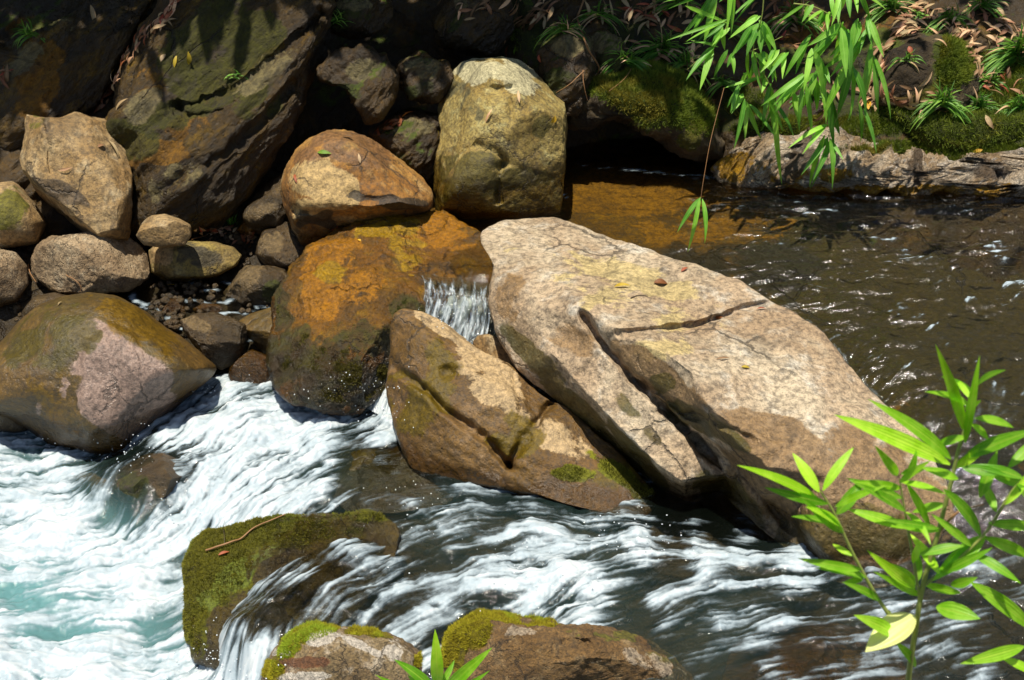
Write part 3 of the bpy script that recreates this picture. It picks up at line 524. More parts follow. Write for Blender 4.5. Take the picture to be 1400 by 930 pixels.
R('shadow_stone', 'dark shaded stone in the gap under the oval pitted boulder', [(20,425),(40,405),(75,400),(110,408),(120,425),(80,440),(30,450)], ML['dark'], zb=.1, D=.15, lvl=5, amp=.01, seed=62)
R('wet_boulder', 'big wet green-brown boulder with a pinkish white face left of the white water', [(-60,500),(0,468),(22,444),(48,419),(84,403),(121,398),(157,402),(190,417),(219,441),(249,462),(278,485),(299,502),(282,525),(256,548),(222,575),(188,606),(172,630),(128,632),(73,618),(36,590),(-10,570),(-60,565)], ML['wetbig'], zb=-.10, D=.48, lvl=7, amp=.014, ns=3, ridg=.35, cuts=0, seed=65, pr=.72, c=(130,515), smooth=3,
  m1=[(170,525,74,50,1.15,38),(140,470,40,26,1.0,30),(210,545,34,28,1.0),(150,570,44,20,.9,25),(86,530,6,16,.8),(52,560,6,12,.6)], m2=[(190,450,70,22,.8,38),(60,520,40,70,.5)], m3=[(70,470,60,40,.7,-30)], fine=.3,
  steps=[([(110,600),(105,520),(118,470),(150,440),(230,480),(290,500)], 9, -.035, 60)])
R('low_edge_stone', 'low dark wet stone at the left frame edge beside the big wet boulder', [(-40,545),(0,538),(28,545),(50,562),(60,585),(20,595),(-40,590)], ML['dark'], zb=-.06, D=.15, lvl=5, amp=.01, seed=66)
# ---- centre
R('domed_boulder', 'brown domed boulder with a tan lower face, left of the tall boulder', [(385,252),(390,224),(402,204),(422,187),(450,177),(482,175),(512,188),(545,212),(575,238),(592,262),(588,285),(560,300),(500,310),(468,318),(440,335),(415,338),(398,316),(388,285)], ML['brown'], zb=.50, D=.42, lvl=6, amp=.018, ns=4, ridg=.5, cuts=5, seed=71, m1=[(490,200,60,24,.7,15),(420,215,20,14,.6)], m2=[(445,250,40,30,.9,20),(430,290,40,22,.8)], m3=[(555,280,40,16,.8),(425,318,30,12,.9),(505,268,30,6,.6,10),(412,300,10,14,.6)],
  grooves=[([(485,265),(510,272),(540,268)], 6, .05), ([(470,225),(485,250),(478,280)], 9, .03), ([(405,290),(425,300),(440,318)], 7, .05)], fine=.45)
R('tall_boulder', 'tall upright tan boulder with a whitish lichen cap standing in the pool', [(633,87),(648,81),(685,79),(712,81),(730,92),(750,118),(773,139),(777,175),(774,208),(772,248),(766,292),(700,300),(640,302),(596,296),(592,262),(597,215),(601,181),(596,148),(602,126),(616,105)], ML['tall'], zb=.50, D=.40, lvl=7, amp=.014, ns=4.5, ridg=.4, cuts=3, seed=73, pr=.55, q=.75, sil=.8,
  m1=[(645,148,40,14,.42,20),(612,125,14,30,.4)], m2=[(690,95,60,16,.9),(645,95,26,14,.9),(710,105,30,20,.9)], m3=[(650,220,40,14,.8),(640,250,40,30,.9),(745,175,12,18,.7),(720,250,40,16,1.0),(612,240,14,40,.7)],
  grooves=[([(640,112),(665,122),(700,120),(725,108)], 7, .045), ([(688,213),(684,240),(682,275)], 6, .07), ([(690,224),(715,232),(740,245),(768,250)], 7, .06), ([(625,205),(650,200),(680,208)], 7, .035), ([(698,135),(700,165)], 3, .02), ([(735,190),(738,225)], 8, .02), ([(650,85),(642,108),(630,118)], 5, .02)],
  steps=[([(775,245),(740,240),(695,222),(688,215),(684,285)], 5, .0, 40)], fine=.45)
AR = [(466,308,6.75),(521,287,6.95),(575,283,7.0),(614,286,6.95),(640,299,6.85),(672,330,6.7),(680,380,6.42),(668,420,6.3),(640,440,6.28),(600,460,6.2),(556,480,6.15),(530,520,6.0),(508,545,5.9),(479,560,5.82),(437,560,5.8),(388,548,5.85),(366,520,5.95),(360,454,6.2),(368,405,6.4),(395,363,6.55),(414,347,6.6),(421,331,6.65),
  (600,378,6.38),(640,392,6.35),(590,330,6.68),(530,320,6.62),(560,375,6.35),(480,345,6.5),(450,340,6.5),(430,380,6.3),(500,385,6.2),(580,400,6.28),(560,420,6.15),(440,450,6.02),(520,450,6.0),(400,430,6.2),(430,510,5.85),(490,510,5.83),(380,490,6.0),(550,460,6.08)]
R('amber_boulder', 'large amber and orange algae-covered boulder with mossy flanks beside the small waterfall', [(418,338),(430,326),(445,318),(466,307),(482,298),(521,287),(575,283),(614,286),(640,298),(668,318),(682,350),(684,385),(672,425),(640,450),(600,470),(560,490),(540,520),(510,560),(479,572),(437,566),(388,556),(368,530),(360,500),(362,454),(368,405),(392,366),(412,350)], ML['amber'], c=(500,410), relief=AR, lvl=7, amp=.026, ns=5, ridg=.35, seed=75, thick=.5, smooth=20,
  m1=[(440,390,26,50,1.0),(455,340,34,22,.9),(600,310,70,26,.7),(500,395,30,30,.6)], m2=[(450,368,20,16,.9),(530,310,50,14,.7),(560,340,40,30,.5)], m3=[(430,490,85,44,.72),(480,525,90,36,.8),(555,425,26,20,.8),(385,430,14,50,.6),(520,460,40,24,.6)], fine=.6,
  steps=[([(600,365),(570,358),(545,372),(520,395),(470,440),(400,450)], 10, .03, 45)])
BR = [(648,325,6.2),(680,300,6.42),(755,295,6.46),(870,335,6.13),(950,362,5.92),(1010,385,5.78),(1056,412,5.66),(1110,440,5.52),(1150,480,5.36),(1190,530,5.20),(1240,580,5.02),(1275,630,4.85),(1300,680,4.72),(1290,740,4.62),(1220,800,4.50),(1150,800,4.55),(1095,770,4.68),(1040,715,4.86),(985,670,5.18),(940,685,5.16),(890,660,5.28),(830,610,5.42),(760,550,5.52),(700,505,5.62),(668,450,5.72),(664,410,5.80),(672,365,5.95),(668,345,6.05),
  (700,345,6.05),(700,395,5.76),(760,380,5.80),(860,400,5.66),(950,400,5.68),(960,450,5.44),(1060,520,5.10),(1120,560,4.95),(1150,600,4.83),(1060,610,4.76),(1130,650,4.68),(1180,560,5.0),(1230,640,4.75),(1200,720,4.56),(1240,690,4.66),(1010,610,4.78),(1045,640,4.70),(1115,738,4.60),
  (760,425,5.56),(800,422,5.48),(843,450,5.34),(881,470,5.23),(915,486,5.15),(945,508,5.05),(965,550,4.92),(990,578,4.84),(798,434,5.47),(826,473,5.37),(864,517,5.25),(915,566,5.12),(950,600,5.04),
  (700,425,5.68),(735,450,5.57),(752,485,5.45),(790,525,5.33),(850,588,5.14),(900,637,5.02),(932,660,4.98),
  (780,455,5.50),(812,490,5.37),(850,533,5.25),(895,585,5.12),(935,620,5.03),(985,650,5.0),(1000,640,4.98),(1020,690,4.90),(1075,745,4.74)]
R('slab_boulder', 'huge pale angular boulder with dark cracks across its flat top, the largest rock', [(648,326),(660,312),(682,301),(718,295),(755,294),(800,309),(870,335),(950,361),(1010,383),(1056,411),(1085,422),(1118,446),(1152,482),(1192,530),(1240,578),(1278,625),(1306,680),(1310,730),(1260,800),(1180,815),(1120,790),(1070,750),(1015,700),(985,672),(945,690),(890,665),(830,612),(760,552),(706,508),(676,462),(662,415),(666,385),(672,362),(664,345)], ML['big'], c=(920,500), relief=BR, lvl=8, amp=.009, ns=4, ridg=.5, seed=77, thick=.6, smooth=5, fac=2.2, sil=.7,
  m1=[(860,400,120,40,.55,18),(720,330,40,18,.4),(900,475,50,20,.35)], m2=[(760,450,60,22,.4,30),(900,520,70,20,.95,38),(1060,590,70,22,.7,15),(1160,600,40,30,.7),(1110,670,130,60,1.0,20),(1190,700,110,80,1.0),(700,400,25,40,.5),(1230,640,60,40,.7)], m3=[(870,640,70,14,.7,42),(730,490,60,14,.6,45),(860,560,60,10,.45,48),(1150,730,90,40,.9),(1000,690,60,30,.9,45),(960,580,60,14,.8,30),(905,525,16,14,.6),(820,590,90,20,.8,42)],
  grooves=[([(1058,411),(1020,420),(960,442),(900,450),(845,456)], 3.5, .055), ([(796,430),(826,473),(864,517),(915,566),(950,600),(985,640)], 4.5, .10), ([(1290,640),(1250,600),(1200,560),(1160,545),(1140,560),(1060,625),(1020,640)], 3, .02), ([(790,515),(812,492),(830,480)], 3, .02), ([(870,520),(905,540),(935,565),(985,580),(1030,605)], 5, .05), ([(1170,530),(1140,565),(1110,600)], 3, .015), ([(905,560),(960,610),(1010,640),(1060,700),(1100,745)], 5, .045)],
  steps=[([(1058,411),(1020,420),(960,442),(900,450),(845,456)], 3, -.018, 30), ([(962,575),(1010,612),(1045,645),(1110,745)], 5, .06, 45)], fine=.5)
CR = [(533,428,5.86),(545,421,5.88),(583,425,5.86),(613,448,5.80),(651,472,5.73),(706,507,5.62),(753,548,5.51),(792,572,5.44),(830,606,5.36),(865,637,5.28),(900,672,5.20),(905,700,5.12),(871,710,5.04),(792,695,5.10),(741,680,5.16),(693,670,5.22),(638,660,5.30),(586,650,5.38),(548,630,5.46),(536,572,5.60),(527,538,5.70),(527,507,5.76),(530,469,5.82),
  (570,445,5.76),(600,475,5.66),(650,510,5.54),(700,545,5.44),(760,590,5.34),(560,500,5.64),(600,560,5.46),(660,590,5.36),(720,620,5.26),(800,640,5.24),(850,660,5.18),(570,590,5.46),(630,630,5.33)]
R('split_boulder', 'wedge-shaped brown boulder split by two dark cracks in front of the huge pale slab', [(531,440),(537,424),(548,420),(583,424),(600,434),(616,450),(651,471),(706,506),(738,535),(756,550),(770,553),(794,573),(832,605),(866,636),(894,663),(903,690),(890,715),(871,712),(792,697),(741,682),(693,672),(638,662),(586,652),(556,640),(541,600),(529,560),(527,538),(527,507),(530,469)], ML['crack'], c=(690,575), relief=CR, lvl=7, amp=.012, ns=5, ridg=.4, seed=79, thick=.42, smooth=6, sil=.7,
  m1=[(600,445,50,10,1.0,35),(650,480,34,14,1.0,30),(680,505,44,14,.8,35),(690,540,60,26,.6,35),(770,600,50,24,.6,35),(640,500,20,12,.8)], m2=[(570,560,45,50,.7),(600,500,30,50,.5),(700,590,40,30,.6),(850,650,40,20,.6)], m3=[(780,648,28,12,.9),(850,650,50,12,.9,35),(880,672,20,14,.8)],
  grooves=[([(529,493),(545,508),(566,522),(590,540),(606,560),(625,572),(650,590),(672,608),(690,632),(700,640)], 4, .07), ([(757,549),(742,566),(733,583),(715,602),(703,622),(695,640)], 3.2, .07), ([(606,510),(618,508)], 6, .05), ([(700,500),(712,560),(708,580)], 3, .015)],
  steps=[([(529,493),(566,522),(606,560),(650,590),(690,632)], 4, -.02, 40), ([(757,549),(733,583),(697,640)], 4, .02, 35)], fine=.4)
R('wedge_stone', 'small tan stone jammed between the split boulder and the huge pale slab', [(645,468),(652,458),(668,455),(684,464),(705,482),(725,510),(735,545),(700,530),(665,500)], ML['tan'], zb=.28, D=.12, lvl=5, amp=.01, seed=81)
def zr(L):
    return [(x, y, float(P_z(x, y, z)[1])) for x, y, z in L]
def wzr(L):      # rock tops given by how far they stand above the running water
    o_ = []
    for x, y, dz in L:
        p = P_z(x, y, .1)
        for _ in range(4): z = float(water_z(p[0], p[1])); p = P_z(x, y, z+dz)
        o_.append((x, y, float(p[1])))
    return o_
R('submerged_rock', 'round brown rock half covered by white water under the big wet boulder', [(145,672),(150,654),(165,638),(187,627),(223,619),(248,628),(264,648),(255,668),(225,682),(190,692),(165,690)], ML['dark'], c=(205,656), relief=wzr([(145,672,-.05),(150,654,-.03),(187,627,-.015),(223,619,-.01),(248,628,-.02),(264,648,-.03),(225,682,-.05),(190,692,-.06),(165,690,-.06),(200,650,.085),(225,640,.06),(180,665,.05),(235,655,.04)]), lvl=6, amp=.010, thick=.2, smooth=3, seed=83, m2=[(170,670,30,30,.5)])
R('submerged_rock', 'low olive rock under smooth running water left of the split boulder foot', [(440,670),(446,640),(462,612),(490,598),(540,596),(590,605),(640,640),(620,690),(540,704),(470,700)], ML['wetbig'], c=(530,650), relief=wzr([(440,670,-.07),(446,640,-.06),(462,612,-.04),(490,598,-.03),(540,596,-.03),(590,605,-.04),(640,640,-.07),(620,690,-.09),(540,704,-.09),(470,700,-.09),(500,620,.015),(480,640,.005),(560,620,.012),(530,650,-.02)]), lvl=6, amp=.010, thick=.2, smooth=3, seed=84, m3=[(520,640,70,30,.8)])
R('submerged_rock', 'amber mossy rock lying under the fast water at the bottom right', [(980,940),(1000,880),(1060,850),(1150,850),(1220,870),(1250,930),(1150,960)], ML['amber'], c=(1110,905), relief=wzr([(980,940,-.08),(1000,880,-.06),(1060,850,-.05),(1150,850,-.05),(1220,870,-.07),(1250,930,-.08),(1150,960,-.08),(1110,900,-.015)]), lvl=6, amp=.008, thick=.2, smooth=3, seed=85)
# ---- foreground
MR = [(248,760,4.86),(264,734,4.96),(300,718,4.98),(364,706,4.98),(445,697,4.98),(515,694,4.98),(545,705,4.94),(552,740,4.82),(520,790,4.68),(480,840,4.55),(440,880,4.46),(380,900,4.42),(330,905,4.42),(290,905,4.44),(252,900,4.52),(247,850,4.62),(247,800,4.72),
  (300,770,4.78),(310,800,4.70),(380,760,4.80),(400,790,4.76),(450,740,4.90),(500,730,4.93),(440,800,4.73),(290,830,4.60),(330,850,4.59),(380,850,4.60),(275,860,4.52)]
R('mossy_rock', 'square-cornered mossy boulder with a twig on top and water sliding over its right side', [(249,757),(256,744),(266,733),(280,722),(314,716),(340,711),(364,706),(405,701),(445,697),(478,698),(515,693),(537,703),(552,730),(545,770),(515,810),(480,850),(440,890),(380,915),(330,920),(290,915),(254,905),(248,870),(247,828),(247,790)], ML['mossfront'], c=(385,800), relief=MR, lvl=7, amp=.016, ns=6, ridg=.3, seed=91, thick=.35, smooth=14, cat='boulder',
  m1=[(290,760,60,60,1.1),(370,725,110,24,1.0),(262,830,24,70,.9),(480,705,60,12,.6)], m2=[(315,790,34,20,.95,-30),(370,755,40,8,.9,-25),(285,818,16,14,.8)], m3=[(450,770,90,60,1.0),(260,880,16,40,.5)], fine=.7)
R('lichen_rock', 'pale lichen-spotted rock with a yellow-green moss rim at the bottom frame edge', [(355,940),(362,915),(368,900),(385,878),(405,860),(431,850),(465,857),(500,862),(519,864),(552,875),(576,893),(588,925),(592,990),(480,1010),(360,1000)], ML['lichen'], zb=.0, base=985, D=.26, lvl=7, amp=.013, ns=7, cuts=2, seed=93, pr=.65, sil=.8,
  m1=[(425,862,45,14,1.1,-15),(500,866,30,5,.9,8),(372,915,14,14,1.0),(395,885,22,12,1.0,-50),(578,900,10,16,.9,45)], m2=[(440,872,22,10,.9,-20),(500,885,30,6,.8,25),(380,892,20,5,.7),(420,925,40,6,.7),(540,890,16,14,.7)], m3=[(420,905,34,8,.8)], fine=.6)
R('mottled_rock', 'mottled brown rock with yellow moss on its left shoulder at the bottom frame edge', [(596,930),(603,880),(612,858),(635,845),(660,834),(677,829),(714,835),(740,840),(766,842),(790,835),(817,833),(835,840),(851,850),(886,876),(923,896),(947,922),(965,970),(800,1020),(640,1010),(598,970)], ML['frontbrown'], zb=.02, base=985, D=.34, lvl=7, amp=.018, ns=6, cuts=2, seed=95, pr=.65, sil=.8,
  m1=[(640,862,34,24,1.15,-30),(680,838,34,10,1.0),(735,843,30,5,.9),(612,890,16,26,1.0)], m2=[(830,860,50,14,.6),(900,900,40,14,.5)], m3=[(880,905,60,16,.6,25),(700,860,30,8,.5),(820,910,60,10,.5)],
  grooves=[([(780,875),(800,878)], 9, .03), ([(700,850),(760,865),(820,850)], 5, .015)], fine=.7)
#MARK_VEG
# ================================================================== CANOPY over the far bank (unseen leaves, added to shade the rock wall)
def leaf_mat(name, ca, cb, tr=.35, rough=.4, vein=.25, sc_=9):
    k = NT(name); n = k.noise(k.pos(), sc_, 3, .6)
    col = k.mix(k.step(n, .35, .65), ca, cb)
    lr = k.attr('lr'); col = k.n('ShaderNodeHueSaturation', {'Hue': k.math('ADD', .515, k.math('MULTIPLY', lr, -.035)), 'Value': k.math('ADD', .55, k.math('MULTIPLY', lr, .75)), 'Color': col}).outputs[0]
    lu = k.attr('lu'); col = k.mix(k.step(k.math('ABSOLUTE', lu), .16, .03, 0, vein), col, tuple(min(1, x*1.9+.05) for x in cb))
    b = k.n('ShaderNodeBump', {'Strength': .25, 'Distance': .002, 'Height': k.math('SINE', k.math('MULTIPLY', lu, 16))})
    d = k.n('ShaderNodeBsdfPrincipled', {'Base Color': col, 'Roughness': rough, 'Normal': b})
    t = k.n('ShaderNodeBsdfTranslucent', {'Color': k.mix(1.0, col, (1.25, 1.35, .6), 'MULTIPLY')})
    return k.out(k.n('ShaderNodeMixShader', {0: tr, 1: d, 2: t}))
LM = {'bamboo': leaf_mat('bamboo_leaf', (.16, .46, .03), (.30, .66, .09), .40),
      'young': leaf_mat('young_leaf', (.28, .66, .012), (.42, .80, .05), .45, sc_=30),
      'yellowleaf': leaf_mat('yellowing_leaf', (.70, .78, .28), (.80, .85, .38), .45),
      'grass': leaf_mat('grass_blade', (.09, .25, .02), (.18, .38, .05), .3, vein=.1),
      'dry': leaf_mat('dry_leaf', (.22, .10, .04), (.42, .24, .12), .15, .6, .2, 6),
      'tanleaf': leaf_mat('tan_leaf', (.55, .34, .17), (.66, .46, .25), .15, .6, .2, 6),
      'redleaf': leaf_mat('red_brown_leaf', (.25, .06, .02), (.33, .10, .03), .15, .5, .2),
      'gold': leaf_mat('golden_leaf', (.60, .38, .02), (.70, .48, .04), .25, .5, .2),
      'limeleaf': leaf_mat('fallen_green_leaf', (.16, .32, .02), (.25, .42, .03), .2, .5, .2),
      'canopy': leaf_mat('shade_canopy_leaf', (.05, .11, .02), (.08, .16, .03), .3, vein=0)}
def bark_mat(name, ca, cb, rough=.6):
    k = NT(name); n = k.noise(k.pos(), 60, 6, .6)
    b = k.n('ShaderNodeBump', {'Strength': .5, 'Distance': .003, 'Height': n})
    return k.out(k.n('ShaderNodeBsdfPrincipled', {'Base Color': k.mix(n, ca, cb), 'Roughness': rough, 'Normal': b}))
BM = {'twig': bark_mat('twig_bark', (.20, .09, .03), (.36, .20, .09)), 'green': bark_mat('green_stem', (.22, .30, .05), (.36, .36, .10)),
      'redstem': bark_mat('reddish_stem', (.25, .10, .04), (.40, .22, .08)), 'dark': bark_mat('dark_twig', (.05, .035, .02), (.10, .07, .04))}
class Leaves:
    def __init__(s): s.V = []; s.F = []; s.U = []; s.R = []; s.n = 0
    def add(s, base, tip, w_, up=(0, 0, 1), sag=.12, fold=.25, segs=8, broad=.42, tw=0.0, curl=0.0):
        base, tip, up = [np.asarray(a, float) for a in (base, tip, up)]
        d = tip-base; L = np.linalg.norm(d)+1e-9; d /= L
        side = np.cross(d, up); ns = np.linalg.norm(side)
        side = side/ns if ns > 1e-3 else np.array([1., 0, 0]); nr = np.cross(side, d)
        c, s_ = math.cos(tw), math.sin(tw); side, nr = side*c+nr*s_, nr*c-side*s_
        t = np.linspace(0, 1, segs+1); pw = math.log(.5)/math.log(broad); prof = np.sin(np.pi*np.clip(t, 0, 1)**pw)**.85*.5*w_
        prof[0] = .06*w_; prof[-1] = 0.002*w_
        cen = base+np.outer(t, d*L)+np.outer(sag*L*(4*t*(1-t)), nr)+np.outer(curl*L*t**3, -nr)
        A = cen-np.outer(prof, side)+np.outer(prof*fold, nr); B = cen; C_ = cen+np.outer(prof, side)+np.outer(prof*fold, nr)
        k0 = s.n; n = segs+1
        s.V.append(np.concatenate([A, B, C_])); s.U.append(np.concatenate([-np.ones(n), np.zeros(n), np.ones(n)])); s.R.append(np.full(3*n, rnd.random()))
        i = np.arange(segs)+k0
        s.F.append(np.stack([i, i+1, i+1+n, i+n], 1)); s.F.append(np.stack([i+n, i+n+1, i+1+2*n, i+2*n], 1)); s.n += 3*n
    def build(s, name, mat_, parent=None):
        return mesh_np(name, np.concatenate(s.V), np.concatenate(s.F), mat_, parent, True, {'lu': np.concatenate(s.U), 'lr': np.concatenate(s.R)})
def tube(name, pts, r0, r1, mat_, parent=None, seg=7, wob=0.0):
    P = np.array(pts, float); m = max(8, len(P)*5); u = np.linspace(0, len(P)-1, m)
    i = np.clip(u.astype(int), 0, len(P)-2); f = (u-i)[:, None]
    p0, p1, p2, p3 = P[np.clip(i-1, 0, None)], P[i], P[i+1], P[np.clip(i+2, None, len(P)-1)]
    C_ = .5*((2*p1)+(-p0+p2)*f+(2*p0-5*p1+4*p2-p3)*f*f+(-p0+3*p1-3*p2+p3)*f**3)
    if wob: C_ = C_+np.stack([fbm(C_, 12, 2, .5, q_*9.) for q_ in range(3)], 1)*wob
    T = np.gradient(C_, axis=0); T /= np.linalg.norm(T, axis=1)[:, None]+1e-9
    a = np.cross(T, [0.13, 1, .21]); a /= np.linalg.norm(a, axis=1)[:, None]; b = np.cross(T, a)
    th = np.arange(seg)*2*np.pi/seg; r = np.linspace(r0, r1, m)[:, None, None]
    V = C_[:, None]+r*(np.cos(th)[None, :, None]*a[:, None]+np.sin(th)[None, :, None]*b[:, None])
    i = np.arange(m*seg).reshape(m, seg); j = np.roll(i, -1, 1)
    F = np.stack([i[:-1], j[:-1], j[1:], i[1:]], -1).reshape(-1, 4)
    me = mesh_np(name, V.reshape(-1, 3), F, mat_, parent)
    return me
def empty(name, loc, label, cat, group=None):
    o = bpy.data.objects.new(name, None); COL.objects.link(o); o.location = loc; o.empty_display_size = .1; return tag(o, label, cat, group)
def keep(root, *obs):
    for o in obs: o.parent = root; o.matrix_parent_inverse = root.matrix_basis.inverted() if False else o.matrix_parent_inverse; o.location = -Vector(root.location)
cl = Leaves()  # loose leaves out of frame, added to keep sun off the bank
for q_ in range(7600):
    x = rnd.uniform(-4.2, 6.5); y = rnd.uniform(7.12 if x < .9 else 7.5, 10.2); z = rnd.uniform(3.3, 4.3)
    if pn(np.array([[x*.9, y*.9, 3.]]))[0] > .62: continue
    if x > 1.3 and rnd.random() < .88: continue
    a = rnd.uniform(0, 6.28); l = rnd.uniform(.2, .36)
    cl.add((x, y, z), (x+l*math.cos(a), y+l*math.sin(a), z-rnd.uniform(.02, .15)), rnd.uniform(.07, .11), sag=.1, segs=4)
tag(cl.build('shade_canopy', LM['canopy']), kind='stuff')
# ================================================================== placing things on what is already built
bpy.context.view_layer.update()
DG = bpy.context.evaluated_depsgraph_get()
def hit(px, py, deep=0.0):
    d = Vector(rays(px, py)); d.normalize()
    ok, loc, nr, _, ob, _ = sc.ray_cast(DG, Vector(CAM), d)
    if not ok: return np.array(P_y(px, py, 8.0)), np.array([0, -1, 0.3]), None
    nr = np.array(nr); nr = -nr if nr@np.array(d) > 0 else nr
    return np.array(loc), nr, ob
def mpp(P):  # metres per photo pixel at a point
    d = np.asarray(P)-CAM; return (d[1]*cp-d[2]*sp)/FPX
def lay_leaf(L, px, py, lp, ang, wp, lift=.006, curl=.1):
    """a leaf lying on the surface seen at (px,py), lp photo pixels long, drawn at angle ang (degrees, up = 90)"""
    P, n, ob = hit(px, py); m = mpp(P); a = math.radians(ang)
    R_ = np.array([1, 0, 0]); U_ = np.array([0, sp, cp]); d = R_*math.cos(a)+U_*math.sin(a)
    d = d-n*(d@n)*.9; d = d/np.linalg.norm(d)*lp*m
    # keep the drawn length when the surface is foreshortened, within reason
    L.add(P-d*.5+n*lift, P+d*.5+n*(lift+abs(curl)*lp*m*.3), wp*m, up=n, sag=curl, fold=.35, segs=6, tw=rnd.uniform(-.5, .5))
# ---- moss cushions
def moss_mat(name, a, b_, c):
    k = NT(name); n = k.noise(k.pos(), 14, 4, .6); n2 = k.noise(k.pos(), 3.5, 3, .6)
    col = k.mix(k.step(n, .35, .65), a, b_); col = k.mix(k.step(n2, .5, .65), col, c)
    d = k.n('ShaderNodeBsdfPrincipled', {'Base Color': col, 'Roughness': .8}); t = k.n('ShaderNodeBsdfTranslucent', {'Color': col})
    return k.out(k.n('ShaderNodeMixShader', {0: .25, 1: d, 2: t}))
MM = {'dark': moss_mat('bank_moss', (.10, .15, .008), (.20, .25, .014), (.22, .19, .014)), 'gold': moss_mat('golden_moss', (.30, .25, .008), (.42, .38, .012), (.34, .44, .02)),
      'olive': moss_mat('olive_moss', (.16, .15, .010), (.24, .22, .015), (.19, .21, .02)), 'sparse': moss_mat('sparse_moss', (.10, .085, .010), (.15, .13, .012), (.08, .10, .01))}
def moss(ob, mat_, n, h=.010, thr=.55, attr_='m1', wd=.0022, seed=0):
    me = ob.data; V = np.zeros(len(me.vertices)*3, np.float32); me.vertices.foreach_get('co', V); V = V.reshape(-1, 3)
    F = np.zeros(len(me.loops), np.int32); me.loops.foreach_get('vertex_index', F); F = F.reshape(-1, 3)
    A = np.zeros(len(V), np.float32); me.attributes[attr_].data.foreach_get('value', A)
    A = A+fbm(V, 9, 3, .6, 2.)*.55
    nr = np.cross(V[F[:, 1]]-V[F[:, 0]], V[F[:, 2]]-V[F[:, 0]]); ar = np.linalg.norm(nr, axis=1)+1e-12; nr /= ar[:, None]
    cen = V[F].mean(1); vis = ((CAM-cen)*nr).sum(1) > -.3
    wgt = ar*vis*sstep(A[F].mean(1), thr-.12, thr+.1)
    if wgt.sum() <= 0: return
    r_ = np.random.RandomState(seed); f = r_.choice(len(F), n, p=wgt/wgt.sum()); bc = r_.dirichlet([1, 1, 1], n)
    P = (V[F[f]]*bc[..., None]).sum(1); N_ = nr[f]; hh = h*r_.uniform(.5, 1.4, n)*(1+fbm(P, 25, 2)*.8)
    T = np.cross(N_, r_.normal(size=(n, 3))); T /= np.linalg.norm(T, axis=1)[:, None]
    tip = P+(N_+r_.normal(size=(n, 3))*.45+[0, 0, .3])*hh[:, None]
    VV = np.stack([P-T*wd-N_*.002, P+T*wd-N_*.002, tip], 1).reshape(-1, 3)
    o = mesh_np('moss', VV, np.arange(3*n).reshape(-1, 3), mat_, ob, False); return o
def byname(frag):
    for o in COL.objects:
        if frag in o.get('label', ''): return o
moss(byname('capped with thick green moss'), MM['dark'], 26000, .014, .55, seed=1)
moss(byname('long green moss cushion'), MM['dark'], 30000, .016, .55, seed=2)
moss(bank, MM['dark'], 46000, .013, .78, 'm2', seed=12)
moss(byname('rounded mossy brown mound'), MM['dark'], 8000, .013, .6, seed=3)
moss(byname('square-cornered mossy'), MM['olive'], 26000, .0045, .66, seed=4)
moss(byname('pale lichen-spotted'), MM['gold'], 20000, .0055, .66, wd=.0015, seed=5)
moss(byname('mottled brown rock'), MM['gold'], 20000, .0055, .66, wd=.0015, seed=6)
moss(byname('large amber and orange'), MM['sparse'], 9000, .0045, .85, 'm3', seed=7)
moss(byname('long pale limestone'), MM['dark'], 8000, .012, .6, 'm2', seed=8)
moss(byname('wedge-shaped brown'), MM['olive'], 5000, .005, .7, 'm3', wd=.0015, seed=9)
# ---- bamboo sprays hanging over the bank: leaves drawn from (base) to (tip) in the photograph, at distance Y
def spray(label, Y, stems, leaves, mat_='bamboo', wdef=13, name='bamboo_branch', stemr=.0035, smat='green'):
    b0 = P_y(stems[0][0][0], stems[0][0][1], Y); root = empty(name, Vector(b0), label, 'bamboo', 'bamboo branches above the pool')
    for st in stems: keep(root, tube('stem', [P_y(x, y, Y+dy) for x, y, dy in st], stemr, stemr*.35, BM[smat]))
    L = Leaves()
    for lf in leaves:
        x0, y0, x1, y1 = lf[:4]; w_ = lf[4] if len(lf) > 4 else wdef; dy = rnd.uniform(-.06, .06)
        a = P_y(x0, y0, Y+dy); b = P_y(x1, y1, Y+dy+rnd.uniform(-.10, .04)); m = mpp(a)
        for c_ in range(2 if rnd.random() < .55 and len(leaves) > 8 else 1):
            if c_: q0 = np.array([rnd.uniform(-6, 6), 0, rnd.uniform(-5, 5)])*m; b = b+np.array([rnd.uniform(-22, 22), rnd.uniform(-10, 30), rnd.uniform(-12, 12)])*m; a = a+q0
            L.add(a, a+(b-a)*1.15, w_*m*.82, up=(rnd.uniform(-.5, .5), -.7, rnd.uniform(.5, 1.1)), sag=rnd.uniform(.02, .08), fold=.3, segs=9, broad=.33, tw=rnd.uniform(-.4, .4))
    keep(root, L.build('foliage', LM[mat_]))
    return root
spray('bamboo branch with long leaves at the top, left of the other two branches', 7.3,
  [[(1004,-60,0),(999,-20,0),(994,34,0),(975,62,0),(940,95,0)], [(960,-40,0),(940,8,0),(968,18,0),(990,30,0)]],
  [(974,-10,936,43,10),(983,-4,950,42,12),(1000,-30,994,36,9),(937,8,991,30,7),(1000,-8,985,2,6),(990,30,944,54,6),(991,32,965,52,6),(998,38,976,60,8),(988,37,977,62,9),(978,62,943,104,12),(978,60,940,60,3),(995,68,978,102,9),(965,-6,920,10,5),(1040,-10,1008,26,5)])
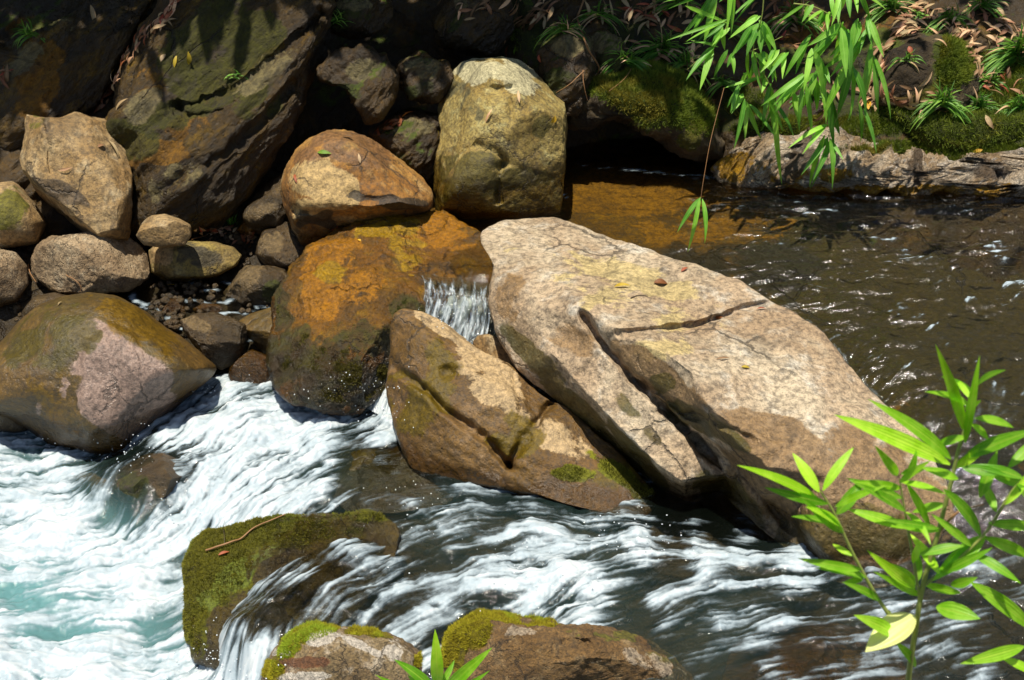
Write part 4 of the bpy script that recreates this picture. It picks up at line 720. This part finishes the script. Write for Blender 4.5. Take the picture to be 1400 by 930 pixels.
spray('bamboo branch with drooping leaf fans in the middle, above the mossy boulder edge', 7.22,
  [[(1048,-50,0),(1044,0,0),(1041,26,0),(1030,66,0),(1040,92,0),(1058,130,0),(1062,165,0)], [(1020,70,0),(1032,68,0),(1070,50,0)]],
  [(1040,22,1001,50,10),(1037,32,1003,73,13),(1038,32,1040,68,13),(1040,32,1052,68,12),(1034,40,1022,72,12),(1003,72,995,90,8),(1023,70,1024,105,8),(1029,70,1040,118,9),(1043,70,1043,90,8),(1030,70,1058,102,6),(1060,65,1050,90,9),(1072,72,1056,90,8),(1073,72,1070,104,8),(1056,90,1056,110,7),(1040,75,1043,118,9),(1022,98,1012,118,7),
   (1048,107,1042,125,9),(1054,114,1044,165,10),(1016,128,1002,152,9),(1010,116,1000,150,8),(1018,135,1005,196,9),(1022,140,1019,186,8),(1024,142,1056,183,9),(1056,130,1058,180,9),(1058,140,1082,182,9),(1060,148,1068,240,10),(1038,106,1012,120,6),(1082,112,1064,150,12),(1098,100,1070,140,10),(1085,125,1092,172,9),(1100,122,1110,140,7),(1075,118,1060,128,6)])
spray('dense bamboo branch with a long leaf tail dangling to the waterline below', 7.12,
  [[(1160,-60,0),(1150,0,0),(1148,30,0),(1163,88,0),(1150,150,0),(1132,188,0),(1134,250,0)], [(1085,5,0),(1115,10,0),(1148,28,0)]],
  [(1148,32,1108,60,12),(1148,34,1106,79,14),(1150,38,1156,98,15),(1152,34,1166,78,14),(1172,28,1165,70,12),(1176,30,1168,60,10),(1190,28,1206,72,11),(1186,22,1189,50,9),(1180,55,1164,90,10),(1176,60,1140,100,11),(1190,60,1181,132,13),(1196,78,1200,146,9),(1163,90,1147,150,14),(1166,92,1182,150,13),(1180,148,1196,202,11),(1160,88,1138,122,13),(1107,48,1090,95,11),(1110,66,1100,118,11),(1114,70,1124,120,12),
   (1120,108,1128,162,12),(1116,104,1097,146,11),(1102,106,1062,140,10),(1085,118,1062,150,9),(1098,116,1093,170,8),(1130,90,1128,118,9),(1127,92,1134,112,8),(1135,130,1140,192,12),(1166,134,1160,162,8),(1174,140,1176,188,8),(1130,170,1101,206,9),(1132,188,1100,233,10),(1132,188,1110,250,10),(1134,188,1137,250,9),(1136,190,1141,222,7),(1146,-10,1146,28,9),(1160,-12,1162,20,10),(1175,-10,1188,22,9),(1136,-6,1140,26,8),(1168,-14,1172,14,9),
   (1100,6,1066,30,6),(1104,8,1100,26,7),(1112,6,1098,28,8),(1126,14,1120,36,8),(1134,16,1132,40,9),(1150,60,1140,78,6),(1184,40,1176,70,8),(1160,40,1152,66,9)])
spray('lone drooping leaf sprig hanging over the amber pool water', 6.0,
  [[(990,120,.5),(972,190,.35),(962,245,.1),(958,272,0)]], [(958,270,930,312,9),(956,272,942,336,8),(960,272,963,325,9),(957,271,950,300,6)], stemr=.0012, smat='redstem', name='bamboo_sprig')
# ---- grass clumps
def clump(label, px, py, n, lp_, spread=160, lean=0, Yo=-.03, mat_='grass', wp=3.2, dead=4, group='grass clumps on the bank', droop=1.0):
    lp = lp_*1.3; wp = wp*.62; n = int(n*1.7)
    P, nr, _ = hit(px, py); P = P+np.array([0, -.01, 0]); m = mpp(P); root = empty('grass_clump', Vector(P), label, 'grass clump', group); L = Leaves(); D_ = Leaves()
    for q_ in range(n):
        a = math.radians(90+lean+rnd.uniform(-spread/2, spread/2)); l = lp*m*rnd.uniform(.55, 1.1)
        d = np.array([math.cos(a), -rnd.uniform(.1, .7), math.sin(a)*.9+.15]); d /= np.linalg.norm(d)
        b = P+np.array([rnd.uniform(-8, 8), 0, rnd.uniform(-4, 4)])*m
        tipp = b+d*l*.85+np.array([0, 0, -.55*l*droop*abs(math.cos(a))-.12*l])
        (D_ if q_ < dead else L).add(b, tipp, wp*m*rnd.uniform(.8, 1.3), up=(d[0]*.2, -.6, 1), sag=rnd.uniform(.14, .30), fold=.3, segs=8, broad=.35)
    keep(root, L.build('blades', LM[mat_]))
    if dead: keep(root, D_.build('dry_blades', LM['tanleaf']))
    return root
clump('grass clump with narrow arching blades above the left of the mossy boulder', 855, 82, 46, 42, 240, dead=8)
clump('thick grass clump with long blades and dead leaves above the mossy boulder top', 905, 68, 60, 52, 240, dead=10)
clump('fine grass clump at the right of the mossy boulder crest', 935, 88, 40, 36, 220, dead=4)
clump('small rosette of grass hanging under the bamboo left branch', 985, 112, 22, 30, 260, wp=4)
clump('upright grass blades at the top edge above the mossy boulder', 925, 6, 34, 50, 160, dead=5)
clump('bright grass clump growing on the green moss cushion ledge, the left of two', 1285, 142, 60, 44, 200, wp=4, dead=5)
clump('bright grass clump growing on the green moss cushion ledge, the right of two', 1335, 150, 56, 44, 210, wp=4, dead=7)
clump('large arching grass clump at the right frame edge', 1388, 78, 90, 74, 250, wp=5, dead=12)
clump('yellowing grass at the top right edge above the mossy mound', 1340, 8, 46, 44, 250, dead=14)
clump('small grass tuft among dead leaves left of the mossy mound', 1238, 82, 16, 26, 200, wp=3.5)
clump('tiny bright seedling tuft above the mossy mound', 1257, 20, 10, 14, 300, wp=5, dead=0)
clump('fern-like grass tuft high in the shaded centre of the bank', 462, 28, 14, 24, 180, wp=3, dead=0)
clump('small green tuft on the rock at the far upper left', 45, 46, 20, 30, 240, wp=3, dead=0)
clump('tiny plant on the slanting strata slab', 324, 104, 10, 13, 240, wp=3, dead=0)
clump('tiny upright green shoot in the leaf litter hollow beside the dark stones', 316, 306, 8, 24, 50, wp=4, dead=0, droop=.2)
clump('thin grass hanging from the bank right above the tall boulder', 815, 20, 24, 40, 220, wp=2.6, dead=8)
clump('grass clump hanging at the top edge just right of the long-tailed bamboo branch', 1215, 12, 46, 46, 200, wp=4, dead=10)
clump('small grass clump at the top edge left of the yellowing grass', 1295, 26, 34, 34, 220, wp=4, dead=6)
clump('grass tuft at the right frame edge on the far end of the moss cushion', 1388, 150, 46, 44, 220, wp=4, dead=6)
clump('thin grass tuft between the mossy mound and the big right grass clump', 1350, 112, 30, 36, 220, wp=4, dead=6)
clump('grass tuft behind the bamboo fan above the pale ledge', 1110, 130, 34, 36, 220, wp=3.5, dead=6)
clump('grass fringe at the top edge behind the middle bamboo branch', 1085, 25, 44, 44, 220, wp=3.5, dead=12)
clump('grass fringe at the top edge between the first two bamboo branches', 985, 40, 44, 46, 220, wp=3.5, dead=10)
clump('straggling grass at the top edge right above the tall boulder leaves', 770, 40, 30, 36, 200, wp=2.8, dead=12)
# ---- leaf litter drifts
def drift(pts, n, wid, mats=('dry', 'tanleaf'), lp=(14, 30), ang=None):
    Ls = [Leaves() for _ in mats]
    for q_ in range(n):
        i = rnd.randrange(len(pts)-1); u = rnd.random(); (x0, y0), (x1, y1) = pts[i], pts[i+1]
        x = x0+(x1-x0)*u+rnd.gauss(0, wid*.5); y = y0+(y1-y0)*u+rnd.gauss(0, wid*.5)
        a = ang+rnd.gauss(0, 28) if ang is not None else rnd.uniform(0, 180)
        lay_leaf(Ls[rnd.randrange(len(mats))], x, y, rnd.uniform(*lp), a, rnd.uniform(3, 6), rnd.uniform(.004, .02), rnd.uniform(.05, .25))
    for L, m_ in zip(Ls, mats):
        if L.n: tag(L.build('leaf_litter', LM[m_]), kind='stuff')
drift([(240,-5),(228,25),(200,50),(182,75),(165,100),(150,125),(135,150)], 90, 7, lp=(10, 22), ang=60, mats=('dry', 'redleaf', 'tanleaf'))
drift([(1262,0),(1240,25),(1225,45),(1250,42)], 46, 8, ang=20); drift([(1215,60),(1205,90),(1190,115),(1190,145)], 46, 12, ang=60); drift([(1300,45),(1325,58),(1332,85),(1340,112)], 44, 8, ang=30)
drift([(1200,20),(1290,40),(1330,30),(1390,50)], 90, 26, lp=(14, 26)); drift([(1170,120),(1230,130),(1300,140)], 40, 14); drift([(800,5),(860,20),(900,25),(960,10),(1020,0)], 80, 20, mats=('dry', 'tanleaf', 'redleaf'))
drift([(620,20),(660,10),(720,5),(760,20)], 26, 14, ang=50); drift([(690,40),(720,30),(745,18)], 12, 5, ang=35, lp=(24, 42))
drift([(270,312),(300,315),(330,325),(345,322)], 70, 9, lp=(5, 12), mats=('dry', 'tanleaf', 'redleaf')); drift([(1050,10),(1080,40),(1120,60),(1100,90)], 34, 22, mats=('redleaf', 'dry'))
drift([(520,182),(540,172),(560,162)], 12, 4, ang=30, mats=('redleaf',), lp=(12, 26)); drift([(0,110),(12,100),(5,118)], 6, 5, mats=('redleaf', 'dry')); drift([(850,60),(900,80),(950,70),(940,100)], 24, 14)
drift([(1340,130),(1370,110),(1395,120)], 16, 12, mats=('dry', 'redleaf')); drift([(1130,140),(1150,120),(1120,160)], 14, 10, ang=70)
# ---- single fallen leaves one can point to
for lab, px, py, lp, an, wp, m_ in [
  ('yellow leaf lying on the flat top of the huge pale boulder', 851, 393, 22, -20, 7, 'gold'), ('curled brown leaf in the small wet hollow on the huge pale boulder', 903, 389, 20, 5, 11, 'redleaf'),
  ('orange leaf at the back of the huge pale boulder, beside its dark arc mark', 936, 370, 12, 55, 5, 'redleaf'), ('rusty leaf on the crack near the rear edge of the huge pale boulder', 1041, 424, 13, 5, 4, 'redleaf'),
  ('small orange leaf on the right half of the huge pale boulder', 1019, 504, 12, 0, 5, 'gold'), ('thin brown leaf left of the small orange leaf on the huge pale boulder', 988, 492, 20, 15, 3, 'dry'),
  ('rusty leaf stuck in the middle of the crack of the huge pale boulder', 985, 434, 16, 8, 4, 'redleaf'),
  ('green leaf on the top of the brown domed boulder', 444, 210, 20, -8, 6, 'limeleaf'), ('dark curled leaf near the top ridge of the brown domed boulder', 476, 189, 16, -12, 5, 'dry'),
  ('pale tan sliver leaf on the brown domed boulder, upper right of the green leaf', 491, 217, 14, 100, 4, 'tanleaf'), ('orange curved leaf at the left flank of the brown domed boulder', 405, 245, 16, -60, 4, 'redleaf'),
  ('pale tan sliver leaf on the middle of the tall boulder', 709, 133, 20, 92, 4, 'tanleaf'), ('tan sliver leaf left of centre on the tall boulder', 669, 158, 22, 62, 3, 'tanleaf'),
  ('golden leaf near the right edge of the tall boulder', 756, 163, 11, 60, 8, 'gold'), ('red-brown leaf standing on the top of the tall boulder', 695, 70, 18, 88, 5, 'redleaf'),
  ('short green leaf standing on the top of the tall boulder', 705, 70, 12, 85, 3, 'limeleaf'),
  ('tan leaf hanging on the upper right corner of the block boulder', 155, 205, 28, -65, 5, 'tanleaf'), ('small dark leaf on the face of the block boulder', 138, 201, 11, 40, 7, 'dry'), ('pale leaf lying flat on the middle of the block boulder', 90, 231, 22, 8, 4, 'tanleaf'),
  ('bright yellow leaf on the slanting strata slab', 241, 84, 18, 80, 5, 'gold'), ('orange leaf beside the bright yellow leaf on the slanting strata slab', 257, 79, 18, 100, 7, 'gold'), ('golden brown leaf in the litter line above the block boulder', 158, 104, 18, -55, 8, 'gold'),
  ('pink-brown leaf on the strata slab left of the bright yellow leaf', 223, 80, 15, 60, 7, 'tanleaf'), ('large tan curled leaf on the strata slab just above the block boulder', 168, 144, 24, 35, 7, 'tanleaf'), ('long pale leaf hanging at the top left of the bank', 126, 22, 30, -75, 7, 'tanleaf'),
  ('yellow leaf floating in the puddle under the flat yellowish stone', 236, 392, 13, -25, 5, 'gold'), ('yellow leaf on the orange part of the amber boulder', 491, 330, 6, -60, 4, 'gold'), ('red leaf tips wedged behind the amber boulder top', 456, 310, 16, 60, 8, 'redleaf'),
  ('small leaf on the crown of the big wet boulder', 83, 416, 8, 70, 5, 'tanleaf'), ('small rust leaf below the twig on the square mossy boulder', 306, 758, 16, 35, 5, 'redleaf'), ('orange leaf on the moss cushion at the right', 1337, 207, 14, 12, 6, 'gold'),
  ('tan leaf standing on the moss cushion between the two grass clumps', 1258, 160, 30, 75, 7, 'tanleaf'), ('big tan leaf on the moss cushion left of the two grass clumps', 1264, 108, 30, 45, 7, 'tanleaf'), ('tan leaf at the right end of the moss cushion grass', 1353, 167, 22, -60, 7, 'tanleaf'),
  ('orange leaf in the litter left of the mossy mound', 1245, 70, 14, -70, 7, 'redleaf'), ('orange leaf pointing down in the litter beneath the bamboo', 1188, 145, 18, 85, 8, 'gold'), ('orange leaf in the bank right of the tall boulder top', 739, 80, 11, -85, 5, 'redleaf'), ('gold leaf at the left edge of the tall boulder', 597, 184, 12, 80, 3, 'gold')]:
    L = Leaves(); lay_leaf(L, px, py, lp, an, wp, .004, .12); tag(L.build('fallen_leaf', LM[m_]), lab, 'leaf', 'single fallen leaves')
# ---- twigs
def twig(label, pts, r, mat_='twig', lift=.008, name='twig', group=None, side=()):
    P = []
    for x, y in pts:
        p, n, _ = hit(x, y); P.append(p+n*lift)
    root = tube(name, P, r, r*.5, BM[mat_], wob=.004); tag(root, label, 'twig', group); return root
twig('crooked brown twig lying on the mossy top of the square-cornered boulder', [(284,755),(300,750),(318,743),(332,738),(348,724),(368,716),(390,706)], .0045, lift=.012)
twig('thin dark stalk standing in the moss of the square-cornered boulder', [(308,746),(307,725),(306,712)], .0012, 'dark')
twig('thin red twig bent over the top of the big wet boulder', [(92,376),(104,382),(112,392),(110,399)], .0028)
twig('reddish twig between the edge stone and the pitted boulder', [(38,362),(42,375),(50,388)], .003, 'redstem')
twig('long dry stem curving down the bank right of the tall boulder', [(800,0),(790,15),(786,30),(792,55),(802,75),(812,90),(816,106)], .006, lift=.03)
twig('bare twig fork on the bank above the mossy boulder, left prong', [(797,102),(780,115),(764,128)], .003, lift=.03)
twig('bare straight twig hanging on the bank above the mossy boulder', [(797,100),(798,118),(796,136)], .003, lift=.03)
twig('thin curved root draped across the moss near the grass clumps', [(872,82),(868,96),(850,112),(832,126)], .0025, lift=.02)
twig('long dry stem slanting above the tall boulder', [(760,18),(735,24),(705,40),(685,54)], .004, lift=.03)
twig('straw-coloured stem crossing the bank beneath the middle bamboo', [(1128,42),(1110,62),(1084,72),(1060,84)], .003, 'redstem', .05)
twig('dark arc-shaped twig on the huge pale boulder', [(862,409),(872,405),(886,406)], .0022, 'dark', .004)
twig('thin pale twig lying in the leaf litter hollow', [(262,330),(285,322),(300,316)], .003)
# ---- foreground shrub
def fgplant(label, Y, stems, leaves, mat_='young', name='willow_leaved_shrub', cat='shrub', smat='green'):
    b0 = P_y(stems[0][0][0], stems[0][0][1], Y); root = empty(name, Vector(b0), label, cat)
    for pts, r0, r1, m_ in [(s_[:-3], *s_[-3:]) for s_ in stems]: keep(root, tube('stem', [P_y(x, y, Y+dy) for x, y, dy in pts], r0, r1, BM[m_]))
    if len(leaves) > 20:
        for st in stems[:4]:
            pp = st[0:-3]
            for q_ in range(6):
                i = rnd.randrange(max(0, len(pp)-5), len(pp)-1); u = rnd.random(); x = pp[i][0]+(pp[i+1][0]-pp[i][0])*u; y = pp[i][1]+(pp[i+1][1]-pp[i][1])*u; a_ = math.radians(rnd.choice([rnd.uniform(5, 60), rnd.uniform(120, 175)])); l_ = rnd.uniform(45, 90)
                leaves = leaves+[(x, y, x+l_*math.cos(a_), y-l_*math.sin(a_)*.8, rnd.uniform(11, 16))]
    for lf in leaves:
        x0, y0, x1, y1, w_ = lf[:5]; m_ = lf[5] if len(lf) > 5 else mat_
        a = P_y(x0, y0, Y+rnd.uniform(-.03, .03)); b = P_y(x1, y1, Y+rnd.uniform(-.07, .05)); m = mpp(a); L = Leaves()
        L.add(a, a+(b-a)*1.08, w_*m*(.92 if m_ == mat_ else 1.1), up=(rnd.uniform(-.3, .3), -.8, rnd.uniform(.5, 1.1)) if m_ == mat_ else (-.2, -.7, 1.2), sag=rnd.uniform(.03, .09)*(1 if m_ == mat_ else .5), fold=.35, segs=12, broad=.42, tw=rnd.uniform(-.3, .3))
        keep(root, L.build('leaf', LM[m_]))
    return root
FL = [(1319,591,1282,480,17),(1319,606,1338,495,13),(1299,635,1152,572,25),(1300,628,1195,552,20),(1123,688,1016,640,17),(1120,673,1086,623,17),(1125,671,1165,615,15),(1140,717,1086,707,12),(1144,703,1178,659,20),(1142,693,1207,666,12),(1232,659,1290,675,12),(1227,650,1198,612,14),(1240,655,1252,618,12),(1232,648,1264,640,12),
 (1240,662,1270,720,13),(1241,722,1164,698,17),(1290,669,1338,732,20),(1319,625,1410,590,22),(1333,572,1382,584,15),(1328,580,1350,600,12),(1316,640,1372,648,16),(1251,804,1190,756,17),(1314,746,1258,758,15),(1348,732,1280,790,26),(1328,756,1391,795,15),(1328,797,1410,860,24),(1400,884,1319,906,20),
 (1251,843,1188,888,38,'yellowleaf'),(1222,868,1171,843,22),(1280,830,1336,845,26),(1254,796,1256,760,12),(1262,798,1310,810,13),(1340,680,1362,620,18),(1352,715,1420,720,16),(1362,700,1344,660,14),(1374,690,1410,640,14),(1346,735,1405,760,18),(1300,800,1334,790,15),(1180,790,1156,795,11),(1165,760,1140,745,9),(1293,690,1250,700,14),
 (1238,700,1270,742,14),(1248,770,1256,742,11),(1322,598,1280,610,14),(1355,650,1420,668,16),(1378,640,1420,600,16),(1390,662,1420,690,14),(1310,655,1262,640,14),(1226,880,1250,910,14),(1320,560,1340,548,10),(1326,545,1308,520,10),(1370,900,1420,925,14)]
fgplant('bright green narrow-leaved shrub with one pale yellow leaf, standing in the right foreground', 2.25,
 [[(1238,1010,0),(1242,930,0),(1252,860,0),(1262,800,0),(1282,730,0),(1300,660,0),(1312,610,0),(1328,560,0),(1336,520,.02),.006,.0022,'green'],
  [(1222,850,0),(1195,810,0),(1165,755,0),(1142,705,0),(1122,672,0),.004,.0018,'green'], [(1258,820,0),(1248,760,0),(1238,705,0),(1230,655,0),.0032,.0016,'green'],
  [(1264,800,0),(1310,765,0),(1350,725,0),(1385,670,0),(1430,620,0),.0035,.002,'green'], [(1244,900,0),(1230,880,0),(1222,850,0),(1215,835,0),.003,.002,'green'], [(1282,730,0),(1310,700,0),(1345,690,0),.0024,.0014,'redstem']], FL)
fgplant('small bright green seedling poking up between the two foreground rocks', 3.3,
 [[(597,1010,0),(598,960,0),(597,915,0),.005,.002,'green']],
 [(598,940,595,866,19),(604,950,668,890,19),(594,945,543,905,17),(598,955,560,925,12),(606,955,640,918,12),(600,940,620,905,10),(606,960,665,920,10),(590,960,518,925,12)], name='seedling', cat='seedling')

# ---- gravel in the gaps and spray over the white water
def grains(name, L, mat_, seed, jag=.35, lv=2):
    r_ = np.random.RandomState(seed); S_, F_ = ico(lv); VV = []; FF = []; n = 0
    for c_, r0 in L:
        d = 1+jag*pn(S_*1.3+r_.uniform(0, 50, 3)); V = S_*d[:, None]*r0*r_.uniform(.6, 1.2, 3)+c_; VV.append(V); FF.append(F_+n); n += len(S_)
    return tag(mesh_np(name, np.concatenate(VV), np.concatenate(FF), mat_), kind='stuff')
G = []
for x0, y0, x1, y1, n_ in [(205,388,300,440,90),(290,345,345,372,30),(330,405,400,450,40),(20,412,120,440,40),(262,318,330,335,50),(200,430,250,455,30),(350,300,400,345,20)]:
    for q_ in range(n_):
        p_, nn, ob = hit(rnd.uniform(x0, x1), rnd.uniform(y0, y1))
        if ob and ob.name.startswith(('river_bed', 'puddle', 'rock_bank')): r0 = rnd.uniform(.006, .022); G.append((p_+nn*r0*.3, r0))
grains('gravel', G, ML['dark'], 5)
k = NT('spray_droplet'); M_SPRAY = k.out(k.n('ShaderNodeBsdfPrincipled', {'Base Color': (.75, .80, .83, 1), 'Roughness': .15}))
G = []
for x, y, sx, sy, n_, up_ in [(520,560,22,14,60,.05),(466,535,12,10,14,.05),(400,552,40,8,30,.03),(165,612,20,10,50,.05),(180,640,14,10,24,.04),(300,540,30,10,30,.03),(240,700,16,14,26,.04),(700,780,60,26,50,.03),(860,740,50,20,40,.03),(300,915,36,20,70,.05),(620,430,24,14,30,.03),(60,610,50,14,30,.03),(740,815,50,14,30,.03),(560,695,24,20,26,.03)]:
    for q_ in range(n_):
        p_, nn, ob = hit(rnd.gauss(x, sx), rnd.gauss(y, sy)); G.append((p_+np.array([0, 0, abs(rnd.gauss(0, up_))]), rnd.uniform(.0012, .0038)))
grains('water_spray', G, M_SPRAY, 6, .1, 1)
